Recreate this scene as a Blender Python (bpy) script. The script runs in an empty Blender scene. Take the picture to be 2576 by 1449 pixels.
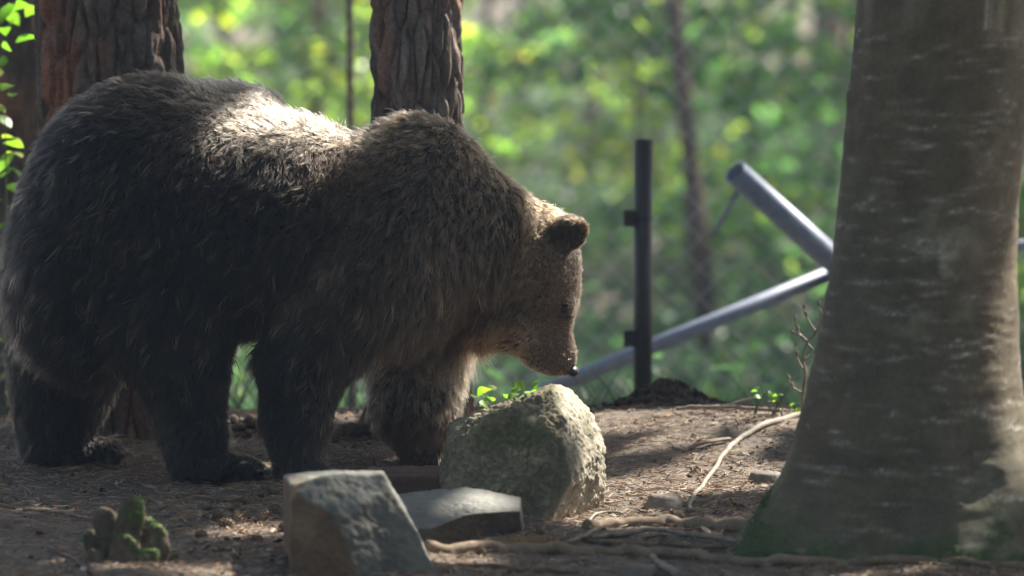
import bpy, bmesh, math, random
import numpy as np
from mathutils import Vector, Matrix

# ------------------------------------------------------------------ camera, world, sun
SC = bpy.context.scene
COL = SC.collection
CAM = np.array([0.0, -17.7, 2.43]); PITCH = math.radians(6.0); LENS = 200.0
FPX = LENS / 36.0 * 2576.0
cam_d = bpy.data.cameras.new('camera'); cam = bpy.data.objects.new('camera', cam_d); COL.objects.link(cam)
cam.location = CAM; cam.rotation_euler = (math.radians(90) - PITCH, 0, 0)
cam_d.lens = LENS; cam_d.sensor_width = 36; cam_d.clip_start = 0.5; cam_d.clip_end = 600
cam_d.dof.use_dof = True; cam_d.dof.focus_distance = 17.45; cam_d.dof.aperture_fstop = 1.95
SC.camera = cam

SUN_AZ = math.radians(40); SUN_EL = math.radians(46)          # azimuth from +X towards +Y
S = np.array([math.cos(SUN_EL)*math.cos(SUN_AZ), math.cos(SUN_EL)*math.sin(SUN_AZ), math.sin(SUN_EL)])
world = bpy.data.worlds.new('World'); SC.world = world; world.use_nodes = True
wn = world.node_tree.nodes; wl = world.node_tree.links
sky = wn.new('ShaderNodeTexSky'); sky.sky_type = 'NISHITA'; sky.sun_disc = False
sky.dust_density = 2.5; sky.ozone_density = .6; sky.sun_elevation = SUN_EL; sky.sun_rotation = math.pi/2 - SUN_AZ
wt = wn.new('ShaderNodeMix'); wt.data_type = 'RGBA'; wt.blend_type = 'MULTIPLY'; wt.inputs[0].default_value = 1; wt.inputs[7].default_value = (1.0, .95, .90, 1)
wl.new(sky.outputs[0], wt.inputs[6]); wl.new(wt.outputs[2], wn['Background'].inputs[0]); wn['Background'].inputs[1].default_value = 0.066
sun_d = bpy.data.lights.new('sun', 'SUN'); sun = bpy.data.objects.new('sun', sun_d); COL.objects.link(sun)
sun_d.energy = 5.0; sun_d.angle = math.radians(0.53); sun_d.color = (1.0, 0.93, 0.82)
sun.rotation_euler = Vector(S).to_track_quat('Z', 'Y').to_euler(); sun.location = (8, 9, 14)
SC.view_settings.view_transform = 'Standard'; SC.view_settings.look = 'None'
SC.view_settings.gamma = 1; SC.view_settings.exposure = 1.8
SC.render.engine = 'CYCLES'
cy = SC.cycles
cy.use_denoising = True; cy.max_bounces = 7; cy.diffuse_bounces = 3; cy.glossy_bounces = 3
cy.transmission_bounces = 5; cy.transparent_max_bounces = 8; cy.sample_clamp_indirect = 6
cy.caustics_reflective = False; cy.caustics_refractive = False
SC.cycles_curves.shape = 'RIBBONS'

rng = np.random.default_rng(11)
random.seed(4)

# ------------------------------------------------------------------ helpers
def at(u, v, y):
    """point on the sight line of picture point (u, v) (2576 x 1449 grid) at world depth y"""
    c, s = math.cos(PITCH), math.sin(PITCH)
    a, b = (u-1288)/FPX, (724.5-v)/FPX
    d = np.array([a, c + b*s, -s + b*c])
    return CAM + d*((y-CAM[1])/d[1])
def px(y): return (y-CAM[1])/math.cos(PITCH)/FPX              # metres per picture unit at depth y
def proj(p):
    c, s = math.cos(PITCH), math.sin(PITCH)
    q = np.asarray(p, float) - CAM
    f = q[..., 1]*c - q[..., 2]*s; up = q[..., 1]*s + q[..., 2]*c
    return 1288 + q[..., 0]/f*FPX, 724.5 - up/f*FPX
def smooth(a, b, x):
    t = np.clip((np.asarray(x, float)-a)/(b-a), 0, 1); return t*t*(3-2*t)

def _h(ix, iy, iz, seed):
    n = (ix.astype(np.int64)*73856093) ^ (iy.astype(np.int64)*19349663) ^ (iz.astype(np.int64)*83492791) ^ (seed*2654435761)
    n = (n ^ (n >> 13)) & 0xffffffff
    n = (n*1274126177) & 0xffffffff
    n = (n ^ (n >> 16)) & 0xffffffff
    n = (n*2246822519) & 0xffffffff
    return ((n ^ (n >> 15)) & 0xffffff)/float(0xffffff)
def vnoise(p, seed=0):
    p = np.asarray(p, float); i = np.floor(p); f = p-i; f = f*f*(3-2*f); i = i.astype(np.int64)
    r = 0
    for dx in (0, 1):
        for dy in (0, 1):
            for dz in (0, 1):
                w = (f[..., 0] if dx else 1-f[..., 0])*(f[..., 1] if dy else 1-f[..., 1])*(f[..., 2] if dz else 1-f[..., 2])
                r = r + w*_h(i[..., 0]+dx, i[..., 1]+dy, i[..., 2]+dz, seed)
    return r*2-1
def fbm(p, oct=4, seed=0, gain=.5):
    p = np.asarray(p, float); a = 1.; r = 0; s = 0
    for k in range(oct):
        r = r + a*vnoise(p*2.03**k + 7.3*k, seed+k); s += a; a *= gain
    return r/s
def worley(p, seed=0):
    p = np.asarray(p, float); i = np.floor(p).astype(np.int64)
    f1 = np.full(p.shape[:-1], 9.); f2 = f1.copy(); cid = np.zeros(p.shape[:-1])
    for dx in (-1, 0, 1):
        for dy in (-1, 0, 1):
            for dz in (-1, 0, 1):
                c = [i[..., 0]+dx, i[..., 1]+dy, i[..., 2]+dz]
                q = [c[k] + _h(c[0], c[1], c[2], seed+11*k+1) for k in range(3)]
                d = np.sqrt((q[0]-p[..., 0])**2 + (q[1]-p[..., 1])**2 + (q[2]-p[..., 2])**2)
                near = d < f1
                f2 = np.where(near, f1, np.minimum(f2, d))
                cid = np.where(near, _h(c[0], c[1], c[2], seed+77), cid)
                f1 = np.where(near, d, f1)
    return f1, f2, cid
def pt3(x, y, z): 
    x, y, z = np.broadcast_arrays(x, y, z); return np.stack([x, y, z], -1).astype(float)
def nrm(v): return v/np.maximum(np.linalg.norm(v, axis=-1, keepdims=True), 1e-9)

def make_mesh(name, verts, faces, smooth_shade=True, cols=None):
    """faces: (n,k) int array of equal-sized polygons"""
    verts = np.asarray(verts, np.float32); faces = np.asarray(faces, np.int32)
    me = bpy.data.meshes.new(name)
    me.vertices.add(len(verts)); me.vertices.foreach_set('co', verts.ravel())
    k = faces.shape[1]; n = len(faces)
    me.loops.add(n*k); me.loops.foreach_set('vertex_index', faces.ravel())
    me.polygons.add(n); me.polygons.foreach_set('loop_start', np.arange(n, dtype=np.int32)*k)
    me.update(calc_edges=True); me.validate()
    me.polygons.foreach_set('use_smooth', np.full(len(me.polygons), smooth_shade, bool))
    if cols is not None:
        ca = me.color_attributes.new('tint', 'FLOAT_COLOR', 'POINT')
        c4 = np.ones((len(verts), 4), np.float32); c4[:, :3] = cols
        ca.data.foreach_set('color', c4.ravel())
    return me
def tag(o, label=None, cat=None, group=None, kind=None):
    if label: o['label'] = label
    if cat: o['category'] = cat
    if group: o['group'] = group
    if kind: o['kind'] = kind
    return o
def link(name, me, mat=None, parent=None):
    o = bpy.data.objects.new(name, me); COL.objects.link(o)
    if mat is not None and me is not None and len(me.materials) == 0: me.materials.append(mat)
    if parent is not None:
        o.parent = parent; o.location = (0, 0, 0)
    return o
def empty(name, loc, label, cat, group=None):
    o = bpy.data.objects.new(name, None); COL.objects.link(o); o.location = tuple(float(c) for c in loc)
    o.empty_display_size = .1
    return tag(o, label, cat, group)
def loc_mesh(me, loc):
    """express world-space mesh around loc"""
    me.transform(Matrix.Translation(Vector([-float(c) for c in loc]))); return me

def tube(path, radii, sides=10, wob=0.0, seed=0, caps=True, ell=1.0):
    path = np.asarray(path, float); n = len(path)
    radii = np.broadcast_to(np.asarray(radii, float), (n,))
    tg = nrm(np.gradient(path, axis=0))
    ref = np.array([0., 0, 1.]) if abs(tg[:, 2]).mean() < .85 else np.array([0., 1., 0])
    A = nrm(np.cross(tg, ref)); B = np.cross(A, tg)
    th = np.arange(sides)/sides*2*math.pi
    V = path[:, None] + radii[:, None, None]*(np.cos(th)[None, :, None]*A[:, None] + ell*np.sin(th)[None, :, None]*B[:, None])
    if wob: 
        nn = fbm(V/ (radii.max()*1.6) + seed*3.1, 3, seed)
        V = V + (V-path[:, None])*wob*nn[..., None]
    V = V.reshape(-1, 3)
    i = np.arange(n-1)[:, None]*sides; j = np.arange(sides)[None]; j2 = (j+1) % sides
    F = np.stack([i+j, i+j2, i+sides+j2, i+sides+j], -1).reshape(-1, 4)
    if caps:
        V = np.vstack([V, path[:1], path[-1:]]); c0, c1 = n*sides, n*sides+1
        j = np.arange(sides); j2 = (j+1) % sides
        F = np.vstack([F, np.stack([j2, j, np.full(sides, c0), np.full(sides, c0)], -1)]) if False else F
        # caps as degenerate-free quads: pair up sectors
        jj = np.arange(0, sides, 2)
        q0 = np.stack([np.full(len(jj), c0), (jj+2) % sides, (jj+1) % sides, jj], -1)
        b = (n-1)*sides
        q1 = np.stack([np.full(len(jj), c1), b+jj, b+(jj+1) % sides, b+(jj+2) % sides], -1)
        F = np.vstack([F, q0, q1])
    return V, F
def spline(pts, n):
    pts = np.asarray(pts, float); m = len(pts)
    if m == 2: t = np.linspace(0, 1, n)[:, None]; return pts[0]*(1-t)+pts[1]*t
    P = np.vstack([2*pts[0]-pts[1], pts, 2*pts[-1]-pts[-2]])
    out = []
    for t in np.linspace(0, m-1-1e-6, n):
        k = int(t); f = t-k; a, b, c, d = P[k:k+4]
        out.append(.5*((2*b)+(-a+c)*f+(2*a-5*b+4*c-d)*f*f+(-a+3*b-3*c+d)*f**3))
    return np.array(out)
def merge(parts):
    V = []; F = []; k = 0
    for v, f in parts: V.append(v); F.append(f+k); k += len(v)
    return np.vstack(V), np.vstack(F)

# ------------------------------------------------------------------ materials
def mat(name):
    m = bpy.data.materials.new(name); m.use_nodes = True
    b = m.node_tree.nodes['Principled BSDF']; return m, m.node_tree.nodes, m.node_tree.links, b
def tex_noise(N, L, scale, detail=5, rough=.6, vec=None, coord='Object', stretch=None):
    tc = N.new('ShaderNodeTexCoord'); src = tc.outputs[coord]
    if stretch:
        mp = N.new('ShaderNodeMapping'); L.new(src, mp.inputs[0]); mp.inputs['Scale'].default_value = stretch; src = mp.outputs[0]
    t = N.new('ShaderNodeTexNoise'); L.new(src, t.inputs['Vector'])
    t.inputs['Scale'].default_value = scale; t.inputs['Detail'].default_value = detail; t.inputs['Roughness'].default_value = rough
    return t
def ramp(N, L, src, stops):
    r = N.new('ShaderNodeValToRGB'); L.new(src, r.inputs[0])
    while len(r.color_ramp.elements) < len(stops): r.color_ramp.elements.new(.5)
    for e, (p, c) in zip(r.color_ramp.elements, stops):
        e.position = p; e.color = (c, c, c, 1) if isinstance(c, (int, float)) else (*c, 1)
    return r
def mix(N, L, fac, a, b, mode='MIX'):
    m = N.new('ShaderNodeMix'); m.data_type = 'RGBA'; m.blend_type = mode
    for inp, val in ((m.inputs[0], fac), (m.inputs[6], a), (m.inputs[7], b)):
        if isinstance(val, (int, float)): inp.default_value = val
        elif isinstance(val, tuple): inp.default_value = (*val, 1)
        else: L.new(val, inp)
    return m.outputs[2]
def bump(N, L, src, strength, dist, b, prev=None):
    n = N.new('ShaderNodeBump'); n.inputs['Strength'].default_value = strength; n.inputs['Distance'].default_value = dist
    L.new(src, n.inputs['Height'])
    if prev is not None: L.new(prev, n.inputs['Normal'])
    L.new(n.outputs[0], b.inputs['Normal']); return n.outputs[0]
def attr(N, name):
    a = N.new('ShaderNodeAttribute'); a.attribute_name = name; return a

def two_tone(name, c1, c2, scale=8, rough=.85, bs=.5, bd=.01, stretch=None, lo=.35, hi=.65, spec=.25, fine=90):
    m, N, L, b = mat(name)
    t = tex_noise(N, L, scale, 7, .65, stretch=stretch)
    r = ramp(N, L, t.outputs[0], [(lo, c1), (hi, c2)])
    t2 = tex_noise(N, L, fine, 4, .7, stretch=stretch)
    g = ramp(N, L, t2.outputs[0], [(.3, .7), (.7, 1.25)])
    L.new(mix(N, L, 1.0, r.outputs[0], g.outputs[0], 'MULTIPLY'), b.inputs['Base Color'])
    b.inputs['Roughness'].default_value = rough; b.inputs['Specular IOR Level'].default_value = spec
    p = bump(N, L, t.outputs[0], bs, bd, b); bump(N, L, t2.outputs[0], bs, bd*.25, b, p)
    return m
def tinted(name, rough=.85, scale=60, bs=.4, bd=.004, spec=.2, amp=(.65, 1.35), mids=6):
    m, N, L, b = mat(name)
    a = attr(N, 'tint'); t = tex_noise(N, L, scale, 6, .7); g = ramp(N, L, t.outputs[0], [(.3, amp[0]), (.7, amp[1])])
    t3 = tex_noise(N, L, mids, 4, .6); g3 = ramp(N, L, t3.outputs[0], [(.3, .75), (.7, 1.2)])
    c = mix(N, L, 1.0, a.outputs[0], g.outputs[0], 'MULTIPLY')
    L.new(mix(N, L, 1.0, c, g3.outputs[0], 'MULTIPLY'), b.inputs['Base Color'])
    b.inputs['Roughness'].default_value = rough; b.inputs['Specular IOR Level'].default_value = spec
    bump(N, L, t.outputs[0], bs, bd, b)
    return m
def leaf_mat(name, trans=.55, rough=.4, gain=1.35):
    m, N, L, b = mat(name)
    a = attr(N, 'tint')
    L.new(a.outputs[0], b.inputs['Base Color']); b.inputs['Roughness'].default_value = rough
    b.inputs['Specular IOR Level'].default_value = .5
    tr = N.new('ShaderNodeBsdfTranslucent')
    L.new(mix(N, L, 1.0, a.outputs[0], (1.5*gain, 1.75*gain, .65*gain), 'MULTIPLY'), tr.inputs[0])
    ms = N.new('ShaderNodeMixShader'); ms.inputs[0].default_value = trans
    L.new(b.outputs[0], ms.inputs[1]); L.new(tr.outputs[0], ms.inputs[2])
    L.new(ms.outputs[0], N['Material Output'].inputs[0])
    return m

M_LEAF = leaf_mat('leaf_green')
M_TINT = tinted('tinted_matter')
M_STONE = tinted('split_stone', rough=.7, scale=45, bs=.5, bd=.004, spec=.35, amp=(.8, 1.2), mids=7)
M_STICK = two_tone('dry_wood', (.13, .095, .065), (.30, .235, .17), 14, .75, .6, .004, stretch=(1, 1, 1))
M_STICKP = two_tone('pale_wood', (.16, .135, .11), (.31, .27, .225), 20, .7, .5, .003)
M_STICKD = two_tone('dark_wood', (.07, .05, .035), (.17, .12, .085), 14, .8, .6, .004)
M_ROOT = two_tone('root_bark', (.12, .09, .06), (.29, .22, .155), 9, .85, .8, .006)
M_FARBARK = two_tone('far_bark', (.05, .035, .028), (.13, .09, .07), 6, .9, .5, .02, stretch=(1, 1, .3))
M_REDBARK = two_tone('red_bark', (.11, .055, .035), (.24, .13, .085), 6, .9, .5, .02, stretch=(1, 1, .3))

# ------------------------------------------------------------------ ground
def gz(x, y):
    x = np.asarray(x, float); y = np.asarray(y, float)
    crest = 1.15 + .25*vnoise(pt3(x*.8, 3.7, 0), 5)
    t = np.maximum(y-crest, 0)
    z = -1.5*(1-np.exp(-t*t/14.0)) - .10*smooth(0, .8, t)
    near = 1-smooth(1.5, 5, np.abs(y+.4)-1.6)
    z = z + near*(.035*fbm(pt3(x*.9, y*.9, 0), 3, 21) + .018*fbm(pt3(x*3.3, y*3.3, 1), 3, 31) + .008*fbm(pt3(x*16, y*16, 1), 3, 41))
    # low swell on the right below the fence
    z = z + .08*np.exp(-((x-.75)/.6)**2-((y-.8)/.6)**2) - .03*np.exp(-((x-.3)/.3)**2-((y+.9)/.5)**2)
    z = z + (1-near)*.16*fbm(pt3(x*.15, y*.15, 2), 3, 51)
    z = z + .02*np.maximum(y-45, 0)
    return z
def graded(lo, hi, d_lo, d_hi, step, n1, n2):
    a = d_lo - (d_lo-lo)*np.linspace(1, 0, n1+1)[:-1]**2.6
    b = d_hi + (hi-d_hi)*np.linspace(0, 1, n2+1)[1:]**2.6
    return np.concatenate([a, np.arange(d_lo, d_hi, step), b])
gx = graded(-160, 160, -2.1, 2.1, .014, 45, 45); gy = graded(-60, 260, -2.7, 1.9, .016, 25, 90)
GX, GY = np.meshgrid(gx, gy, indexing='ij')
GZ = gz(GX, GY)
gv = np.stack([GX, GY, GZ], -1).reshape(-1, 3)
nyy = len(gy); ii, jj = np.meshgrid(np.arange(len(gx)-1), np.arange(nyy-1), indexing='ij')
a0 = (ii*nyy+jj).ravel(); gf = np.stack([a0, a0+nyy, a0+nyy+1, a0+1], -1)
m, N, L, b = mat('forest_floor')
t1 = tex_noise(N, L, 2.2, 6, .6); t2 = tex_noise(N, L, 26, 8, .75); t3 = tex_noise(N, L, 160, 4, .7)
c1 = ramp(N, L, t1.outputs[0], [(.35, (.118, .098, .080)), (.65, (.20, .170, .142))])
c2 = ramp(N, L, t2.outputs[0], [(.32, (.42, .38, .34)), (.5, (1.0, 1.0, 1.0)), (.68, (1.25, 1.1, .92))])
c = mix(N, L, 1.0, c1.outputs[0], c2.outputs[0], 'MULTIPLY')
c3 = ramp(N, L, t3.outputs[0], [(.35, .6), (.65, 1.3)])
c = mix(N, L, .8, c, c3.outputs[0], 'MULTIPLY')
L.new(c, b.inputs['Base Color']); b.inputs['Roughness'].default_value = .9; b.inputs['Specular IOR Level'].default_value = .2
p = bump(N, L, t2.outputs[0], .7, .012, b); bump(N, L, t3.outputs[0], .6, .004, b, p)
M_GROUND = m
ground = tag(link('ground', make_mesh('ground', gv, gf), M_GROUND), kind='structure')

# ------------------------------------------------------------------ bark trunks
def pine(name, line, rad, label, seed, y_hi=2.5, fine=True, mtl=None, crown_r=1.6, top=13., leafcol=(.05, .09, .035), depth=.016, cell=.042, group=None, cat='tree', ncrown=700, redness=None, gain=1.):
    """line: three world points (base, mid, upper) of the trunk axis; rad: radius at those"""
    base = np.array(line[0], float)
    zs = np.concatenate([np.arange(0, y_hi-base[2], .009 if fine else .06), np.linspace(y_hi-base[2], top-base[2], 30)[1:]])
    zz = zs + base[2]
    L0 = np.array(line)
    cx = np.interp(zz, L0[:, 2], L0[:, 0]); cyy = np.interp(zz, L0[:, 2], L0[:, 1]); R = np.interp(zz, L0[:, 2], rad)
    R = R*np.clip(1-(zz-L0[-1, 2]).clip(0)/(top-L0[-1, 2])*.7, .2, 1)
    ns = 320 if fine else 40
    th = np.arange(ns)/ns*2*math.pi
    T, Zs = np.meshgrid(th, zs)
    flare = 1 + .45*np.exp(-Zs/.10)*(.7+.5*np.cos(T*4+seed)) 
    Rg = R[:, None]*flare
    P = pt3(np.cos(T)*R.mean(), np.sin(T)*R.mean(), Zs)
    q = P/cell; q[..., 2] *= .24
    q = q + .55*np.stack([fbm(q*.7+3, 3, seed), fbm(q*.7+9, 3, seed+3), fbm(q*.7+15, 3, seed+6)], -1)
    f1, f2, cid = worley(q, seed)
    e = f2-f1
    crack = np.exp(-(e/.17)**2)
    rough = fbm(P*np.array([60, 60, 30.]), 4, seed+9)
    flakes = fbm(P*np.array([28, 28, 9.]), 4, seed+19)
    disp = depth*(-1.0*crack + .5*(cid-.5) + .28*rough + .45*np.abs(flakes))
    Rg = Rg + disp
    V = pt3(cx[:, None]+np.cos(T)*Rg, cyy[:, None]+np.sin(T)*Rg, zz[:, None]+0*T).reshape(-1, 3)
    n = len(zs); i = np.arange(n-1)[:, None]*ns; j = np.arange(ns)[None]; j2 = (j+1) % ns
    F = np.stack([i+j, i+j2, i+ns+j2, i+ns+j], -1).reshape(-1, 4)
    red = (1. if redness is None else redness)*smooth(-.1, .5, fbm(P*np.array([7, 7, 2.5]), 3, seed+29))
    c0 = np.array([.105, .085, .072]); c1 = np.array([.21, .095, .055]); c2 = np.array([.17, .15, .135])
    C = c0*(1-red[..., None]) + c1*red[..., None]
    g = smooth(.1, .6, fbm(P*np.array([22, 22, 6.]), 3, seed+39))[..., None]
    C = C*(1-.6*g) + c2*.6*g
    C = gain*C*(.75+.5*cid[..., None])
    root = empty(name, base, label, cat, group)
    me = loc_mesh(make_mesh('trunk', V, F, True, C.reshape(-1, 3)), base)
    link('trunk', me, mtl or M_BARK, root)
    tp = np.array([cx[-1], cyy[-1], zz[-1]])
    crown(root, base, tp-np.array([0, 0, 2.0]), crown_r, 2.8, ncrown, .16, leafcol, seed)
    return root
def leaves_at(P, size, seed, flat=.5, shape='leaf'):
    """folded six-cornered leaves at points P"""
    r = np.random.default_rng(seed); n = len(P)
    d = nrm(r.normal(size=(n, 3))*np.array([1, 1, .5])); up = nrm(r.normal(size=(n, 3))*(1-flat)+np.array([0, 0, 1.])*flat*1.6)
    s = nrm(np.cross(d, up)); up = np.cross(s, d)
    sz = size*(.6+.8*r.random(n))[:, None]
    a = P - d*sz*.5; e = P + d*sz*.5
    w = sz*.30; dz = up*sz*.09
    l1 = P - d*sz*.2 + s*w*.9 + dz; l2 = P + d*sz*.2 + s*w*.75 + dz
    r1 = P - d*sz*.2 - s*w*.9 + dz; r2 = P + d*sz*.2 - s*w*.75 + dz
    V = np.stack([a, l1, l2, e, r2, r1], 1).reshape(-1, 3)
    k = np.arange(n)[:, None]*6
    F = np.concatenate([k+np.array([[0, 1, 2, 3]]), k+np.array([[0, 3, 4, 5]])], 0)
    return V, F
def leaf_cols(n, base, seed, k=6, var=.5, yellow=.15):
    r = np.random.default_rng(seed+5)
    c = np.array(base)[None]*(1-var/2+var*r.random((n, 1)))
    ye = r.random(n) < yellow
    c[ye] = c[ye]*np.array([2.3, 1.45, .7])
    return np.repeat(c, k, 0)
def crown(root, base, centre, rad, height, n, size, colr, seed, gaps=True, name='crown'):
    r = np.random.default_rng(seed+1)
    nc = max(8, n//35)
    cc = nrm(r.normal(size=(nc, 3)))*r.random((nc, 1))**.4*np.array([rad, rad, height/2])
    P = cc[r.integers(0, nc, n)] + r.normal(size=(n, 3))*rad*.16*np.array([1, 1, .7]) + centre
    if gaps: P = P[~in_gap(P)]
    V, F = leaves_at(P, size, seed)
    me = loc_mesh(make_mesh(name, V, F, False, leaf_cols(len(P), colr, seed)), base)
    o = link(name, me, M_LEAF, root); o['kind'] = 'stuff'; return o
M_BARK = tinted('pine_bark', .9, 70, .7, .005, .12, (.55, 1.4), 9)

def gp(u, v, dz=0.):
    """ground point seen at (u, v)"""
    lo, hi = -3.2, 1.35
    for _ in range(30):
        mid = (lo+hi)/2; p = at(u, v, mid)
        if p[2] > gz(p[0], mid): lo = mid
        else: hi = mid
    p = at(u, v, (lo+hi)/2); return np.array([p[0], p[1], float(gz(p[0], p[1]))+dz])
# ------------------------------------------------------------------ sun gaps in the canopy (where sun patches land)
GAPS = []
def gap(p, q, r): GAPS.append((np.array(p, float), np.array(q, float), r))
def in_gap(P, mg=.10):
    P = np.asarray(P, float); hit = np.zeros(len(P), bool)
    for p, q, r in GAPS:
        e = q-p; e = e-S*e.dot(S); d = P-p; d = d-(d@S)[:, None]*S
        t = np.clip((d@e)/max(e.dot(e), 1e-9), 0, 1); dist = np.linalg.norm(d-t[:, None]*e, axis=1)
        hit |= dist < r + mg
    return hit
gap(at(690, 272, -.08), at(910, 305, .0), .042)
gap(at(600, 300, -.2), at(800, 335, -.16), .02)
gap(at(1420, 545, -.05), at(1440, 550, -.05), .05)
gap(at(1456, 780, .05), at(1456, 920, .05), .07)
gap(at(1400, 480, .2), at(1470, 640, .2), .03)
gap(at(1160, 0, .75), at(1165, 330, .75), .10)
gap(at(1165, 850, .1), at(1170, 1000, .1), .08)
gap(at(1470, 1020, -.8), at(1500, 1300, -.85), .12)
gap(at(1250, 1010, -.85), at(1420, 990, -.85), .03)
gap(at(2570, 330, -1.5), at(2570, 560, -1.5), .09)
gap(at(2565, 600, -1.6), at(2575, 960, -1.6), .15)
gap(at(1560, 1200, -.5), at(1900, 1080, .3), .035)
gap(gp(1500, 1058), gp(2010, 1055), .10)
gap(gp(1540, 1215), gp(1880, 1180), .05)
gap(gp(1620, 1120), gp(1700, 1110), .03)
gap(at(1560, 1290, -1.2), at(1840, 1300, -1.2), .05)
gap(at(1230, 1240, -1.4), at(1290, 1260, -1.4), .0)
gap(at(985, 1230, -1.85), at(1110, 1440, -1.85), .08)
gap(at(600, 1420, -2.1), at(700, 1449, -2.1), .06)
gap(at(310, 1250, -1.9), at(400, 1340, -1.9), .05)
gap(at(640, 1290, -1.3), at(700, 1300, -1.3), .03)
gap(at(1240, 1000, .3), at(1360, 990, .3), .12)
gap(at(1840, 420, 3.6), at(2090, 650, 3.6), .30)
gap(at(290, 970, .1), at(250, 1010, .1), .05)
gap(at(600, 1100, 1.0), at(680, 1110, 1.0), .06)
gap(at(10, 100, 1.7), at(30, 400, 1.7), .10)
gap(at(2030, 800, -.2), at(2020, 1030, -.2), .06)
gap(at(430, 40, .75), at(460, 160, .75), .05)

# unseen trees added on the sunny side to shade, crowns cut for sun patches
sub = np.array([0.2, -.3, .4])
canopies = [(8.5, (0, 0), 1.9, 2600), (10.5, (-1.5, .5), 1.9, 2600), (10., (1.6, -.6), 1.9, 2600), (12., (.4, 1.5), 2.0, 2400), (9., (-.3, -1.7), 2.0, 2600), (11, (-2.4, -1.2), 1.8, 2200), (12.5, (2.4, 1.0), 1.8, 2200)]
E1 = nrm(np.cross(S, [0, 0, 1.])); E2 = np.cross(E1, S)
M_SHADE = M_LEAF
cdesc = ['broadleaf tree out past the fence with its crown leaning over the mound', 'tall shading tree to the left of the sunny clearing', 'shading tree right of the mound behind the grey beech',
         'highest broadleaf tree above the clearing', 'lower spreading tree beside the grey beech', 'shading tree furthest left beyond the mound', 'shading tree furthest right beyond the fence']
cdesc.append('small broadleaf tree nearest the foot of the grey beech, out of the picture')
_q = at(2545, 1290, -1.95)-sub; canopies.append((9.6, (float(_q@E1), float(_q@E2)), .85, 900))  # extra crown added to block the sun on the beech foot
for k, (t, (a, b_), rr, n) in enumerate(canopies):
    c = sub + S*t + E1*a + E2*b_
    c[2] = max(c[2], 5.3)
    bx = c[0] + (.9 if c[0] > 3.2 else -7.5*0 + 1.6); by = c[1] + .8
    bx = max(bx, 3.4 + .09*max(by, 0))
    bz = float(gz(bx, by))
    base = np.array([bx, by, bz])
    root = empty('broadleaf_tree', base, cdesc[k], 'tree', 'shading trees over the clearing')
    path = spline([base, base+[0, 0, 2.2], c+[1.6, .6, -1.6], c+[1.3, .5, -.5]], 16)
    V, F = tube(path, np.linspace(.14, .05, 16), 10, .1, k)
    link('trunk', loc_mesh(make_mesh('trunk', V, F), base), M_FARBARK, root)
    r = np.random.default_rng(100+k)
    # dense discs of foliage facing the sun
    nc = 70; cc = r.normal(size=(nc, 3)); cc = nrm(cc)*(r.random((nc, 1))**.45)*rr
    cc = cc - (cc@S)[:, None]*S*.55
    P = cc[r.integers(0, nc, n)] + r.normal(size=(n, 3))*.22 + c
    P = P[~in_gap(P)]; P = P[P[:, 2] > 2.9]
    V, F = leaves_at(P, .22, 300+k, flat=.35)
    me = loc_mesh(make_mesh('crown', V, F, False, leaf_cols(len(P), (.05, .085, .03), k)), base)
    o = link('crown', me, M_SHADE, root); o['kind'] = 'stuff'

# ------------------------------------------------------------------ the two pines behind the bear and one further left
def axis(u0, u1, y, v_top=0, v_bot=1120, w0=100, w1=110, w2=None):
    """axis and radii from picture: centre u and half width at top and bottom"""
    p_t = at(u0, v_top, y); p_b = at(u1, v_bot, y)
    zb = float(gz(p_b[0], y)) - .04
    sl = (p_t-p_b)/(p_t[2]-p_b[2])
    base = p_b + sl*(zb-p_b[2]); hi = p_t + sl*1.5
    mid = (base+p_t)/2
    return [base, mid, hi], [w1*px(y), (w0+w1)/2*px(y)*.985, w0*px(y)*.96]
ln, rd = axis(270, 312, .95, w0=172, w1=205)
pine('pine_tree', ln, rd, 'thick reddish brown pine trunk with deep plated bark behind the bear\'s rump', 3, 2.1, cell=.05, depth=.024, redness=.95, gain=1.15)
ln, rd = axis(1047, 1056, .75, w0=112, w1=128)
pine('pine_tree', ln, rd, 'narrower grey brown pine trunk rising behind the bear\'s shoulder, its right edge sunlit', 8, 2.1, cell=.042, depth=.019, redness=.45, gain=1.6)
ln, rd = axis(36, 20, 2.6, v_bot=1000, w0=76, w1=86)
pine('pine_tree', ln, rd, 'dark blurred pine trunk at the left edge behind green leaves', 14, 2.2, fine=False, cell=.06, depth=.02)

# surface roots of the narrow pine
def stick(name, pts, r0, r1, mtl, label, cat='branch', group=None, n=40, wob=.25, seed=1, ell=1., sides=12, forks=()):
    path = spline(pts, n)
    path = path + np.stack([vnoise(pt3(np.arange(n)*.35, seed, k), 3) for k in range(3)], -1)*min(r0, .02)*.5
    base = path[0].copy()
    parts = [tube(path, np.linspace(r0, r1, n), sides, wob, seed, ell=ell)]
    for (t, d, l, rr) in forks:
        k = int(t*(n-1)); s = path[k]; d = nrm(np.array(d, float))
        q = spline([s, s+d*l*.5+np.array([.1, 0, .1])*l*.2, s+d*l], 10)
        parts.append(tube(q, np.linspace(rr, rr*.4, 10), 8, wob, seed+3))
    V, F = merge(parts)
    o = link(name, loc_mesh(make_mesh(name, V, F), base), mtl); o.location = base
    return tag(o, label, cat, group)
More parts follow.
